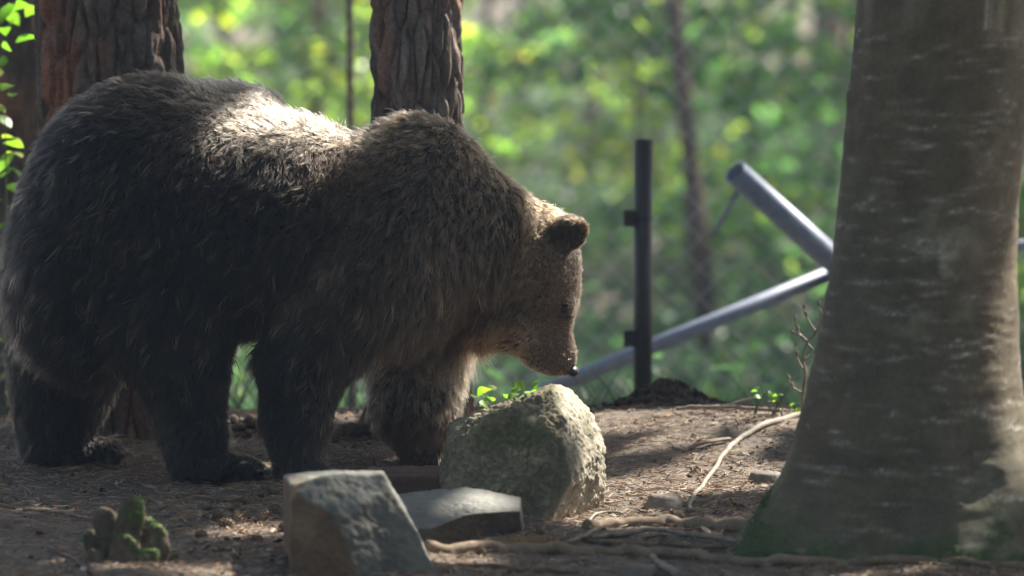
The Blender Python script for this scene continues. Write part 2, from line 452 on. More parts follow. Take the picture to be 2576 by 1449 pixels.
# ------------------------------------------------------------------ grey beech on the right
def beech():
    y0 = -1.62
    vs = np.array([-400, 0, 230, 500, 700, 900, 1000, 1050, 1120, 1200, 1300, 1380, 1420, 1460])
    le = np.array([2186, 2160, 2137, 2107, 2086, 2052, 2027, 2010, 1990, 1960, 1896, 1826, 1790, 1760])
    re = np.array([2640, 2608, 2590, 2562, 2556, 2562, 2574, 2584, 2604, 2640, 2700, 2760, 2790, 2820])
    zb = np.array([at(2340, v, y0)[2] for v in vs])
    xc = np.array([(at(a, v, y0)[0]+at(b, v, y0)[0])/2 for a, b, v in zip(le, re, vs)])
    rr = (re-le)/2*px(y0)
    o = np.argsort(zb); zb, xc, rr = zb[o], xc[o], rr[o]
    z0 = -.06
    zs = np.concatenate([np.arange(z0, 1.5, .008), np.linspace(1.5, 11, 34)[1:]])
    X = np.interp(zs, zb, xc); R = np.interp(zs, zb, rr); k = np.array([.06, .12, .2, .2, .2, .12, .06]); k /= k.sum()
    X[6:-40] = np.convolve(X, k, 'same')[6:-40]; R[6:-40] = np.convolve(R, k, 'same')[6:-40]
    hi = zs > zb[-1]; X[hi] = X[hi] + (zs[hi]-zb[-1])*.03; R[hi] = R[hi]*(1-(zs[hi]-zb[-1])/11*.6)
    ns = 360; th = np.arange(ns)/ns*2*math.pi
    T, Z = np.meshgrid(th, zs)
    low = smooth(.55, -.02, Z)
    # root buttresses: left and right ones keep the measured outline, front and back ones between
    fl = 1 - .30*low**1.4*(1-np.cos(T)**2) + .16*low**2*np.maximum(0, np.cos(2*(T+1.1)))**2*np.abs(np.sin(T)) 
    Rg = R[:, None]*fl
    P = pt3(np.cos(T)*.26, np.sin(T)*.26, Z)
    Rg = Rg + .010*fbm(P*np.array([3.5, 3.5, 2]), 3, 5) + .0028*fbm(P*np.array([10, 10, 55.]), 3, 6) + .0012*fbm(P*np.array([60, 60, 90.]), 3, 7)
    # fluting above the roots
    Rg = Rg + .012*low*np.cos(T*9+2*Z)
    cols = np.ones(T.shape+(3,))*np.array([.118, .102, .068])
    def spot(u, v, su, sv, depth, rim=0):
        zt = at(u, v, y0)[2]; xt = at(u, v, y0)[0]
        xx = X[:, None]+np.cos(T)*Rg; front = np.sin(T) < 0
        dd = np.sqrt(((xx-xt)/(su*px(y0)))**2+((Z-zt)/(sv*px(y0)))**2)
        return front*np.exp(-dd**2), front*np.exp(-((dd-1.25)/.28)**2)
    a, r_ = spot(2440, 1185, 62, 42, 0); Rg = Rg - .004*a + .003*r_
    cols = cols*(1-.3*a[..., None])
    a, r_ = spot(2330, 660, 60, 60, 0); Rg = Rg + .006*a
    n1 = smooth(.05, .45, fbm(P*26, 4, 61))*a*1.6
    cols = cols + np.clip(n1, 0, 1)[..., None]*np.array([.13, .125, .105])
    n2 = smooth(.15, .5, fbm(P*np.array([9, 9, 9.]), 5, 63)); cols = cols + n2[..., None]*np.array([.075, .078, .062])
    a, r_ = spot(2135, 235, 14, 22, 0); Rg = Rg + .008*a
    for (u, v, s_) in ((2420, 360, 20), (2330, 940, 30), (2520, 300, 22), (2250, 860, 12)):
        a, r_ = spot(u, v, s_, s_*.6, 0); Rg = Rg + .003*a - .002*r_
    # lenticels and lichen streaks
    r = np.random.default_rng(9)
    xx = X[:, None]+np.cos(T)*Rg
    arc = T*.26
    for k in range(380):
        zc = r.uniform(-.05, 2.0); ac = r.uniform(math.pi, 2*math.pi)*.26; w = r.uniform(.006, .04)*(1 if k % 6 else 1.8); h = r.uniform(.0022, .0052)
        zi = np.where(np.abs(zs-zc) < h*5+.012)[0]
        if len(zi) == 0: continue
        A = arc[zi]; tilt = r.normal()*.08
        dd = ((A-ac)/w)**2+((Z[zi]-zc-tilt*(A-ac)-.004*vnoise(pt3(A*90, zc*50, 0), 4))/h)**2
        g = np.exp(-dd**.8)*r.uniform(.3, 1.0)*(.55+.45*vnoise(pt3(A*260, Z[zi]*200, 1), 9))
        g = np.clip(g, 0, 1)
        cols[zi] = cols[zi]*(1-g[..., None]) + g[..., None]*np.array([.62, .62, .55])
        Rg[zi] += .0012*g
    # creases, slanting, near the foot
    for k in range(26):
        zc = r.uniform(.12, .75); ac = r.uniform(math.pi, 2*math.pi)*.26; w = r.uniform(.05, .14)
        zi = np.where(np.abs(zs-zc) < .06)[0]; A = arc[zi]; tl = r.normal()*.25
        g = np.exp(-((A-ac)/w)**2-((Z[zi]-zc-tl*(A-ac))/.0035)**2); Rg[zi] -= .003*g
    br = smooth(-.2, .5, fbm(P*np.array([5, 5, 4.]), 3, 71))[..., None]
    cols = cols*(1-.35*br) + .35*br*np.array([.14, .095, .055])
    dk = smooth(.1, .6, fbm(P*np.array([4, 4, 7.]), 4, 73))[..., None]; cols = cols*(1-.45*dk)
    ms = .9*smooth(.18, .0, Z + .10*fbm(P*8, 4, 75) + .06*np.sin(T*3+1))*smooth(-.25, .25, fbm(P*30, 3, 76)+.25)
    ms = ms[..., None]
    cols = cols*(1-ms) + ms*np.array([.045, .085, .018])
    Rg = Rg + ms[..., 0]*.006*(1+fbm(P*150, 2, 77))
    V = pt3(X[:, None]+np.cos(T)*Rg, y0+np.sin(T)*Rg, Z).reshape(-1, 3)
    n = len(zs); i = np.arange(n-1)[:, None]*ns; j = np.arange(ns)[None]; j2 = (j+1) % ns
    F = np.stack([i+j, i+j2, i+ns+j2, i+ns+j], -1).reshape(-1, 4)
    base = np.array([X[0], y0, z0])
    root = empty('beech_tree', base, 'massive smooth grey beech trunk with pale streaks and mossy flared foot at the right', 'tree')
    link('trunk', loc_mesh(make_mesh('trunk', V, F, True, cols.reshape(-1, 3)), base), M_BEECH, root)
    crown(root, base, np.array([X[-1], y0, 10.5]), 2.2, 3.5, 900, .16, (.05, .09, .03), 44)
    # moss tufts
    keep = np.where((ms.reshape(-1) > .55) & (np.tile(np.sin(th) < .2, n)))[0]
    pick = r.choice(keep, min(9000, len(keep)), replace=False)
    pr = V[pick] + r.normal(size=(len(pick), 3))*.003
    nn = nrm(pr-np.array([[0, 0, 0]])-pt3(np.interp(pr[:, 2], zs, X), y0, pr[:, 2]))
    return root, base, pr, nn
M_BEECH = tinted('beech_bark', .72, 110, .35, .0025, .3, (.7, 1.25), 12)

def curves_obj(name, pts, radius, colr, mtl, parent=None):
    """pts (n,k,3), radius (n,k), colr (n,3)"""
    n, k = pts.shape[:2]
    cu = bpy.data.hair_curves.new(name); cu.add_curves([k]*n)
    cu.points.foreach_set('position', np.ascontiguousarray(pts, np.float32).ravel())
    ra = cu.attributes.get('radius') or cu.attributes.new('radius', 'FLOAT', 'POINT')
    ra.data.foreach_set('value', np.ascontiguousarray(radius, np.float32).ravel())
    ca = cu.attributes.new('tint', 'FLOAT_COLOR', 'CURVE')
    c4 = np.ones((n, 4), np.float32); c4[:, :3] = colr; ca.data.foreach_set('color', c4.ravel())
    o = bpy.data.objects.new(name, cu); COL.objects.link(o); cu.materials.append(mtl)
    if parent is not None: o.parent = parent
    return o
m, N, L, b = mat('needle'); a = attr(N, 'tint'); L.new(a.outputs[0], b.inputs['Base Color']); b.inputs['Roughness'].default_value = .6
M_NEEDLE = m
root, bbase, mp_, mn_ = beech()
r = np.random.default_rng(3)
k = len(mp_); t = np.linspace(0, 1, 3)
ml = .006*(.5+r.random(k))[:, None, None]
mpts = mp_[:, None]-bbase + ml*t[None, :, None]*(mn_[:, None]+.7*r.normal(size=(k, 1, 3)))
o = curves_obj('moss', mpts, np.tile(np.array([.0012, .001, .0003]), (k, 1)), np.array([.05, .10, .02])[None]*(.5+r.random((k, 1))), M_NEEDLE, root); o['kind'] = 'stuff'

# ------------------------------------------------------------------ rocks
def rock(name, centre, planes, label, cat, sub=6, mtl=None, pebble=0, chipz=1., rough=.006, soft=26., seed=0, post=None, mossy=0., chip=.01, group=None):
    """planes: (normal, distance, colour)"""
    bm = bmesh.new(); bmesh.ops.create_icosphere(bm, subdivisions=sub, radius=1)
    D = np.array([v.co[:] for v in bm.verts]); F = np.array([[v.index for v in f.verts] for f in bm.faces]); bm.free()
    Nn = nrm(np.array([p[0] for p in planes], float)); dd = np.array([p[1] for p in planes], float)
    CC = np.array([p[2] for p in planes], float)
    dots = D@Nn.T
    rr = np.where(dots > 1e-3, dd[None]/np.maximum(dots, 1e-3), 1e3)
    rr = rr*(1 + chip*6*fbm((D[:, None]*3.+np.arange(len(dd))[None, :, None]*5), 3, seed)*.25)
    kq = soft/dd.mean()
    mn = rr.min(1); rs = mn - np.log(np.exp(-(rr-mn[:, None])*kq).sum(1))/kq
    w = np.exp(-(rr-mn[:, None])*90/dd.mean()); w /= w.sum(1, keepdims=True); C = w@CC
    P = D*rs[:, None]
    P = P + D*(.011*chipz*fbm(P*5.5+seed, 3, seed+1) + rough*fbm(P*14, 5, seed+2) + rough*.35*fbm(P*70, 3, seed+3))[:, None]
    if pebble:
        wp = P + .008*np.stack([fbm(P*30, 2, seed+4), fbm(P*30+5, 2, seed+5), fbm(P*30+9, 2, seed+6)], -1)
        amp = .5+.5*smooth(-.3, .4, fbm(P*5, 3, seed+8))
        for sc_, am, sd in ((38., .0085, 1), (75., .005, 2), (150., .0022, 3)):
            f1, f2, cid = worley(wp*sc_*(1. if sd > 1 else 1.), seed+20*sd)
            rad = .35+.35*cid
            dome = np.sqrt(np.clip(1-(f1/rad)**2, 0, 1))
            P = P + D*(dome*am*pebble*(.4+cid)*amp)[:, None]
            C = C*(1+ (dome*(cid-.45)*.7)[:, None])
        ho = smooth(.35, .7, fbm(P*22, 3, seed+44)); P = P - D*(ho*.009)[:, None]
    g = .8+.4*smooth(-.5, .5, fbm(P*9, 4, seed+50)); C = C*g[:, None]
    if mossy:
        ms = (smooth(.0, .45, fbm(P*9+3, 4, seed+60))*mossy)[:, None]; C = C*(1-ms)+ms*np.array([.07, .085, .03])
    if post: P, C = post(P, C)
    o = link(name, make_mesh(name, P, F, True, C), mtl or M_STONE); o.location = centre
    return tag(o, label, cat, group)

BC = at(1318, 1160, -.86)
w_ = px(-.86)
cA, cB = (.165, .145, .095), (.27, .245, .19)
def bpl(u1, v1, u2, v2, ny=-.15, c=cA):
    """side plane through an outline edge, running counter-clockwise as seen"""
    d = np.array([u2-u1, -(v2-v1)], float); n2 = np.array([d[1], -d[0]])/np.linalg.norm(d)
    m_ = np.array([(u1+u2)/2-1318, -((v1+v2)/2-1160)])*w_
    if n2.dot(m_) < 0: n2 = -n2
    dist = n2.dot(m_); n = np.array([n2[0], ny, n2[1]]); return (n, dist*1/np.linalg.norm(n), c)
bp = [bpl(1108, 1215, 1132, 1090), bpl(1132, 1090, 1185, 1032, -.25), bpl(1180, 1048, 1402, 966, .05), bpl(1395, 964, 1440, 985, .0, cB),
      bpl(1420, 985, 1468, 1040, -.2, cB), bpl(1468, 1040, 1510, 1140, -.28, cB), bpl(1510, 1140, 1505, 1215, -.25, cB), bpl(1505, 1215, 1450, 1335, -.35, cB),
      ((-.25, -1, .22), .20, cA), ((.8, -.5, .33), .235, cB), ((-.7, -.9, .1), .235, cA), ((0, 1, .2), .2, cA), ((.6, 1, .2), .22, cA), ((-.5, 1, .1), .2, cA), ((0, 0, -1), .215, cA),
      ((.1, -.8, .75), .23, cA)]
M_CONG = tinted('conglomerate', .9, 120, .6, .002, .2, (.7, 1.3), 14)
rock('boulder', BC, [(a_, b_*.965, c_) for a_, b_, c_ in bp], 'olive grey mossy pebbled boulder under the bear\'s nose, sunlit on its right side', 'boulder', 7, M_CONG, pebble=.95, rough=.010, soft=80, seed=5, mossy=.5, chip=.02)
# front split stone
c1 = at(880, 1400, -1.95); q = px(-1.95)
br, gr = (.165, .10, .055), (.125, .116, .096)
def pl(c, y, u, v, n, colr):
    p = at(u, v, y) - c; n = nrm(np.array(n, float)); return (n, float(p.dot(n)), colr)
fs = [pl(c1, -1.98, 727, 1300, (-1, -.1, .0), br), pl(c1, -2.1, 800, 1350, (-.38, -1, .05), br), pl(c1, -2.08, 960, 1350, (.45, -1, .35), gr),
      pl(c1, -1.95, 900, 1192, (-.06, .1, 1), (.14, .14, .125)), pl(c1, -1.95, 770, 1203, (-.28, .0, 1), (.14, .125, .10)), pl(c1, -2.03, 930, 1225, (.1, -.75, .75), (.13, .13, .115)), pl(c1, -1.95, 1036, 1320, (.88, .1, .47), (.14, .14, .125)), pl(c1, -1.95, 1120, 1449, (1, .1, .1), gr),
      pl(c1, -1.75, 850, 1300, (0, 1, 0), gr), ((0, 0, -1), .2, br), pl(c1, -1.95, 740, 1207, (-.7, -.2, .75), br)]
rock('stone', c1, fs, 'upright split stone with brown left face and grey right face, at the front', 'stone', 7, rough=.010, soft=70, seed=11, chip=.014, mossy=.12)
c2 = at(1165, 1325, -1.5)
ms_ = [pl(c2, -1.5, 985, 1300, (-.95, -.1, .2), gr), pl(c2, -1.34, 1120, 1232, (-.12, -.23, 1), (.145, .145, .13)), pl(c2, -1.34, 1250, 1243, (.2, -.2, 1), (.145, .145, .13)),
       pl(c2, -1.63, 1100, 1330, (-.25, -1, .1), (.11, .10, .085)), pl(c2, -1.53, 1205, 1345, (.55, -.8, -.05), (.085, .066, .05)), pl(c2, -1.5, 1303, 1340, (1, -.1, .12), (.11, .10, .085)),
       pl(c2, -1.32, 1160, 1280, (0, 1, .1), gr), ((0, 0, -1), .12, gr), pl(c2, -1.5, 1285, 1262, (.7, -.1, .75), (.16, .16, .145))]
rock('stone', c2, ms_, 'low grey topped stone with dark brown front, between the boulder and the split stone', 'stone', 7, rough=.011, soft=60, seed=17, chip=.016)
c3 = at(1040, 1235, -.75)
bw = (.085, .05, .035)
rock('stone', c3, [((0, -1, .1), .11, bw), ((0, 0, 1), .06, bw), ((1, 0, .2), .13, bw), ((-1, 0, .2), .15, bw), ((0, 1, 0), .12, bw), ((0, 0, -1), .1, bw)], 'flat dark reddish brown stone left of the boulder', 'stone', 5, rough=.012, soft=26, seed=23, chip=.03)
peb = [(1672, 1262, 54, 30, 'rounded tan stone half sunk in the dirt in front of the log root'), (1927, 1203, 42, 18, 'flat pale pebble beside the foot of the beech'),
       (1612, 1437, 46, 24, 'small rounded grey stone at the bottom edge under the long root'), (640, 1440, 26, 10, 'small pale stone at the bottom edge left of the split stone')]
for k, (u, v, a, h, lb) in enumerate(peb):
    p = gp(u, min(v+h*.5, 1475)); s_ = px(p[1])
    cc = (.18, .155, .13)
    aa, hh = a*s_, h*s_
    rock('pebble', p+np.array([0, 0, hh*.25]), [((1, 0, .3), aa*.9, cc), ((-1, 0, .3), aa*.9, cc), ((0, -1, .4), aa*.7, cc), ((0, 1, .4), aa*.7, cc), ((0, 0, 1), hh, cc), ((0, 0, -1), hh, cc), ((.7, -.7, .5), aa*.8, cc), ((-.7, -.7, .5), aa*.8, cc)],
         lb, 'stone', 5, rough=.004, soft=7, seed=31+k, chip=.02)

# ------------------------------------------------------------------ mossy stump at the lower left
def stump():
    base = at(322, 1449, -1.9); base[2] = float(gz(base[0], -1.9))-.03
    root = empty('tree_stump', base, 'jagged rotten stump with green moss on its splinters, lower left', 'stump')
    r = np.random.default_rng(12)
    # (u centre, v top, half width, depth offset)
    spl = [(238, 1335, 24, .02), (272, 1275, 27, .0), (300, 1290, 22, .05), (333, 1250, 33, -.02), (362, 1300, 24, .05), (392, 1318, 26, -.03), (428, 1400, 20, .0), (318, 1340, 30, -.06), (250, 1390, 26, -.06), (374, 1380, 30, -.07)]
    P = []; Nn = []
    for k, (u, v, hw, dy) in enumerate(spl):
        y = -1.9+dy; tp = at(u, v, y); s_ = px(y); bt = np.array([tp[0]+r.normal()*.008, y, base[2]])
        n = 26; t = np.linspace(0, 1, n)[:, None]
        path = bt*(1-t)+tp*t; path[:, 0] += .006*np.sin(t[:, 0]*5+k)
        rad = hw*s_*np.interp(t[:, 0], [0, .5, .8, .95, 1], [1.1, 1., .88, .70, .30])
        V, F = tube(path, rad*1.12, 18, .55, 50+k, ell=.6)
        V = V + .010*np.stack([fbm(V*np.array([60, 60, 12.]), 4, k+e) for e in range(3)], -1)*np.array([1, 1, .8])
        hgt = (V[:, 2]-base[2])/(tp[2]-base[2])
        g = smooth(.80, 1.05, hgt + .5*fbm(V*22, 3, 5)+ .30*smooth(-.01, .02, V[:, 0]-tp[0]))*(.35 if k in (1,) else 1)
        g = g*smooth(-.25, .15, fbm(V*45+k, 3, 9))
        C = np.array([.12, .092, .068])*(1-g[:, None]) + g[:, None]*np.array([.07, .12, .025])
        C = C*(.6+.8*vnoise(V*np.array([90, 90, 15.]), 8)[:, None].clip(0, 1)+.2)
        link('splinter', loc_mesh(make_mesh('splinter', V, F, True, C), base), M_TINT, root)
        kk = np.where(g > .4)[0]
        kk = np.repeat(kk, 2); P.append(V[kk]+r.normal(size=(len(kk), 3))*.004); ax = pt3(np.interp(V[kk, 2], path[:, 2], path[:, 0]), y, V[kk, 2]-.01); Nn.append(nrm(V[kk]-ax))
    P = np.vstack(P); Nn = np.vstack(Nn); n = len(P); t = np.linspace(0, 1, 3)
    pts = P[:, None]-base + .0045*(.4+r.random((n, 1, 1)))*t[None, :, None]*(Nn[:, None]+.6*r.normal(size=(n, 1, 3)))
    o = curves_obj('moss', pts, np.tile(np.array([.0011, .0009, .0003]), (n, 1)), np.array([.075, .11, .03])[None]*(.5+r.random((n, 1))), M_NEEDLE, root); o['kind'] = 'stuff'
stump()

# ------------------------------------------------------------------ roots, branches, twigs
def gpts(uv, dz): return [gp(u, v, dz) for u, v in uv]
stick('root', gpts([(1070, 1392), (1250, 1388), (1400, 1392), (1560, 1398), (1700, 1404), (1850, 1418), (2000, 1426), (2200, 1424), (2400, 1424), (2620, 1440)], .013), .019, .013, M_ROOT, 'long thin brown root snaking along the bottom edge past the beech foot', 'root', n=90, seed=3)
stick('root', gpts([(1470, 1330), (1560, 1324), (1700, 1322), (1800, 1330), (1900, 1338)], .006), .018, .030, M_ROOT, 'thick short root running into the left side of the beech foot', 'root', n=50, seed=6)
stick('branch', gpts([(1732, 1292), (1745, 1255), (1790, 1200), (1830, 1140), (1880, 1100), (1935, 1072), (2015, 1050)], .010), .0055, .011, M_STICKP, 'pale curved branch leaning from the dirt up to the beech', 'branch', n=60, seed=9)
stick('branch', gpts([(1700, 1043), (1780, 1040), (1860, 1042), (1965, 1048)], .022), .006, .006, M_STICKP, 'straight pale stick lying on the crest of the mound', 'branch', n=40, seed=12, forks=((.5, (1, 0, .3), .12, .004), (.3, (1, -.5, .1), .10, .003)))
stick('branch', gpts([(1490, 1362), (1560, 1352), (1640, 1345), (1720, 1352), (1880, 1372)], .012), .008, .006, M_STICKP, 'greyish stick just below the thick short root', 'branch', seed=15)
stick('branch', gpts([(1380, 1372), (1440, 1362), (1530, 1375), (1700, 1380), (1830, 1388)], .01), .007, .005, M_STICKD, 'dark thin stick lying along the upper side of the long root', 'branch', seed=18)
stick('branch', gpts([(1420, 1385), (1480, 1360), (1520, 1345)], .02), .008, .004, M_STICKP, 'short pale stick crossing the dark one below the boulder', 'branch', seed=21, n=20)
stick('branch', gpts([(1080, 1425), (1200, 1432), (1330, 1440), (1460, 1446)], .008), .009, .006, M_STICKD, 'dark stick at the bottom edge right of the split stone', 'branch', seed=24)
stick('branch', gpts([(1640, 1412), (1665, 1435), (1710, 1460)], .012), .010, .012, M_STICKP, 'bare side branch forking down from the long root', 'branch', seed=27, n=20)
stick('bark_piece', gpts([(1738, 1133), (1790, 1122), (1832, 1112)], .012), .014, .010, M_STICK, 'curled piece of brown bark on the mound beside the pale branch', 'bark', seed=30, n=20, ell=.5)
stick('branch', gpts([(1480, 1330), (1500, 1300), (1560, 1296)], .01), .004, .003, M_STICKP, 'short thin twig at the right foot of the boulder', 'branch', seed=33, n=16)
stick('root', [at(812, 1100, .55)+[0, 0, -.03], at(860, 1084, .62), at(915, 1078, .7), at(960, 1085, .75)], .014, .03, M_STICKD, 'dark surface root of the narrow pine seen between the forelegs', 'root', seed=36)
stick('branch', gpts([(60, 1290), (160, 1300), (250, 1318)], .01), .006, .004, M_STICK, 'brown stick lying left of the stump', 'branch', seed=39)
stick('branch', gpts([(430, 1240), (560, 1262), (640, 1248)], .006), .004, .003, M_STICK, 'thin curved twig on the dirt in front of the hind paw', 'branch', seed=41)
stick('branch', gpts([(120, 1385), (190, 1420), (230, 1450)], .01), .006, .004, M_STICKD, 'dark stick running down to the left of the stump foot', 'branch', seed=43)
r = np.random.default_rng(77)
for k in range(46):
    while True:
        u = r.uniform(20, 2000); v = r.uniform(1130, 1445) if u < 1480 else r.uniform(1045, 1420)
        if not (700 < u < 1520 and v < 1370) and not (u > 1850): break
    p = gp(u, v, .006); a = r.uniform(0, math.pi); l = r.uniform(.05, .17)
    d = np.array([math.cos(a), math.sin(a)*1.0, 0])*l
    q = [p, p+d*.5+[r.normal()*.01, r.normal()*.01, .006], p+d]
    for s_ in q: s_[2] = float(gz(s_[0], s_[1]))+.004+r.random()*.008
    stick('twig', q, .0028+.002*r.random(), .0015, (M_STICK, M_STICKP, M_STICKD)[k % 3], 'thin dry twig scattered among the pine needles on the forest floor', 'twig', 'dry twigs on the forest floor', n=10, seed=60+k, sides=6)

# bare sapling beside the beech
def sapling():
    b0 = gp(2022, 1048); 
    y = b0[1]
    root = empty('sapling', b0, 'small leafless sapling with pale buds beside the beech trunk', 'sapling')
    def P(u, v): return at(u, v, y)-b0
    st = spline([P(2022, 1055), P(2020, 1000), P(2026, 940), P(2020, 900), P(2032, 860), P(2052, 835)], 40)
    V, F = tube(st, np.linspace(.0065, .003, 40), 8, .2, 2); link('stem', make_mesh('stem', V, F), M_STICK, root)
    for a, b_, c in [((2026, 940), (2005, 900), (2000, 872)), ((2020, 905), (2048, 890), (2062, 870)), ((2032, 860), (2008, 835), (2000, 806)), ((2052, 835), (2030, 800), (2022, 776)), ((2052, 835), (2068, 800), (2060, 770)), ((2020, 990), (1995, 975), (1984, 955)), ((2045, 880), (2018, 850), (1996, 838)), ((2040, 850), (2060, 830), (2066, 812))]:
        q = spline([P(*a), P(*b_)+[0, .01, 0], P(*c)], 12); V, F = tube(q, np.linspace(.0036, .0022, 12), 6, .25, 4)
        tw = link('twig', make_mesh('twig', V, F), M_STICKP, root)
        for bu in (q[-1], q[6]):
            d = nrm(q[-1]-q[-3]); bb = spline([bu, bu+d*.008+[.003, -.002, .002], bu+d*.018+[.004, -.003, .004]], 5); V, F = tube(bb, [.003, .005, .005, .0035, .001], 6, 0)
            link('bud', make_mesh('bud', V, F), M_STICKP, tw)
sapling()

# ------------------------------------------------------------------ small leafy plants (each leaf its own part)
def leaf_mesh():
    n = 7; t = np.linspace(0, 1, n); w = .34*np.sin(np.pi*t**.8)**.9; w[0] = w[-1] = .001
    V = []
    for k in range(n):
        z = .10*math.sin(t[k]*3)-.12*t[k]**2
        V += [(-w[k], t[k], z+.14*w[k]), (0, t[k], z), (w[k], t[k], z+.14*w[k])]
    F = []
    for k in range(n-1):
        for s_ in (0, 1): a = k*3+s_; F.append((a, a+1, a+4, a+3))
    return V, F
LV, LF = leaf_mesh()
LEAFS = [make_mesh('leaf', LV, LF, True, np.tile(c, (len(LV), 1))) for c in ((.10, .21, .03), (.13, .24, .035), (.075, .17, .03), (.2, .25, .04))]
for me in LEAFS: me.materials.append(M_LEAF)
def plant(base, spots, label, size=.05, seed=0, group=None, stems=3, dark=False, name='seedling', cat='plant'):
    r = np.random.default_rng(seed)
    root = empty(name, base, label, cat, group)
    spots = np.array(spots)-base
    lows = spots[:, 2].min()
    stm = []
    for s_ in range(min(stems, len(spots))):
        e = spots[r.integers(len(spots))]; stm.append(e)
        q = spline([np.array([r.normal()*.01, 0, -.01]), e*np.array([.4, .5, .65]), e], 14); V, F = tube(q, np.linspace(.0032, .0015, 14), 6, .1, s_)
        link('stem', make_mesh('stem', V, F), M_GREENSTEM, root)
    for k, p in enumerate(spots):
        o = link('leaf', LEAFS[2 if dark else r.choice([0, 0, 1, 1, 2, 3])], None, root)
        sz = size*r.uniform(.7, 1.3); o.location = p; o.scale = (sz, sz, sz)
        o.rotation_euler = (r.normal()*.5-.2, r.normal()*.5, r.uniform(0, 6.28))
    return root
M_GREENSTEM = two_tone('green_stem', (.06, .09, .03), (.12, .13, .06), 20, .6)
r = np.random.default_rng(5)
b0 = np.array([at(1270, 1010, .35)[0], .35, float(gz(at(1270, 1010, .35)[0], .35))])
sp = [at(u, v, .35+r.normal()*.06) for u, v in [(1192, 1000), (1215, 988), (1235, 1002), (1250, 975), (1265, 992), (1285, 985), (1300, 972), (1320, 985), (1345, 980), (1368, 975), (1240, 1010), (1280, 1005), (1205, 1012), (1310, 998), (1335, 992), (1260, 1012), (1225, 975), (1375, 990), (1295, 962)]]
plant(b0, sp, 'low bright green leafy plant behind the top of the pebbled boulder', .046, 4, stems=7)
for u0, v0, lb, sd in ((2000, 1030, 'tiny green seedling at the left edge of the beech', 5), (1955, 1015, 'small green seedling left of the bare sapling on the mound', 6), (1900, 1000, 'little green sprout furthest left on the mound crest', 7)):
    b0 = gp(u0, 1045)
    sp = [at(u0+r.normal()*14, v0-r.random()*26, b0[1]+r.normal()*.02) for _ in range(5)]
    plant(b0, sp, lb, .024, sd, stems=3)
# leafy shrub at the left edge, in front of the dark trunk
b0 = np.array([at(20, 600, 1.7)[0], 1.7, float(gz(at(20, 600, 1.7)[0], 1.7))])
sp = [at(u+r.normal()*6, v+r.normal()*6, 1.7+r.normal()*.15) for u, v in [(30, 110), (22, 150), (10, 180), (40, 210), (15, 230), (30, 250), (10, 290), (25, 330), (5, 350), (85, 270), (100, 262), (35, 390), (60, 400), (15, 420), (40, 430), (5, 450), (60, 375), (20, 470), (8, 500), (45, 8), (75, 15), (90, 45), (50, 40), (15, 30), (30, 12), (100, 20), (5, 60), (20, 550), (30, 600), (15, 120), (40, 520), (8, 640), (10, 720), (5, 860), (12, 900), (20, 940), (5, 980), (28, 880), (20, 1010), (35, 960)]]
plant(b0, sp, 'green leafy shrub hanging down along the left edge beside the bear\'s rump', .075, 14, stems=4, name='shrub', cat='shrub')
# ------------------------------------------------------------------ forest litter
def surf(xy, dz=0): return pt3(xy[:, 0], xy[:, 1], gz(xy[:, 0], xy[:, 1])+dz)
r = np.random.default_rng(21)
nN = 42000
xy = np.stack([r.uniform(-2.1, 2.1, nN), r.uniform(-2.7, 1.7, nN)], -1)
den = smooth(-.45, .35, fbm(pt3(xy[:, 0]*2.2, xy[:, 1]*2.2, 0), 4, 90)) 
xy = xy[r.random(nN) < .25+.75*den]; nN = len(xy)
ang = r.uniform(0, math.pi*2, nN); ln_ = r.uniform(.02, .07, nN); bend = r.normal(size=nN)*.5
t = np.linspace(-.5, .5, 5)
off = np.stack([np.cos(ang)[:, None]*t*ln_[:, None] - np.sin(ang)[:, None]*bend[:, None]*(t**2)*ln_[:, None], np.sin(ang)[:, None]*t*ln_[:, None] + np.cos(ang)[:, None]*bend[:, None]*(t**2)*ln_[:, None]], -1)
pp = xy[:, None]+off
lift = .002+.010*r.random((nN, 1))**2 + (r.normal(size=(nN, 1))*.12)*t[None]*ln_[:, None]
zz = gz(pp[..., 0], pp[..., 1])+np.maximum(lift, .001)
pts = np.concatenate([pp, zz[..., None]], -1)
pal = np.array([[.27, .15, .075], [.36, .24, .13], [.20, .12, .075], [.42, .34, .25], [.15, .10, .07]])
cN = pal[r.integers(0, 5, nN)]*(.7+.6*r.random((nN, 1)))
o = curves_obj('pine_needles', pts, np.tile(np.array([.0006, .0009, .0010, .0009, .0005]), (nN, 1)), cN, M_NEEDLE)
tag(o, 'dry brown and straw coloured pine needles strewn over the dirt', 'needles', kind='stuff')
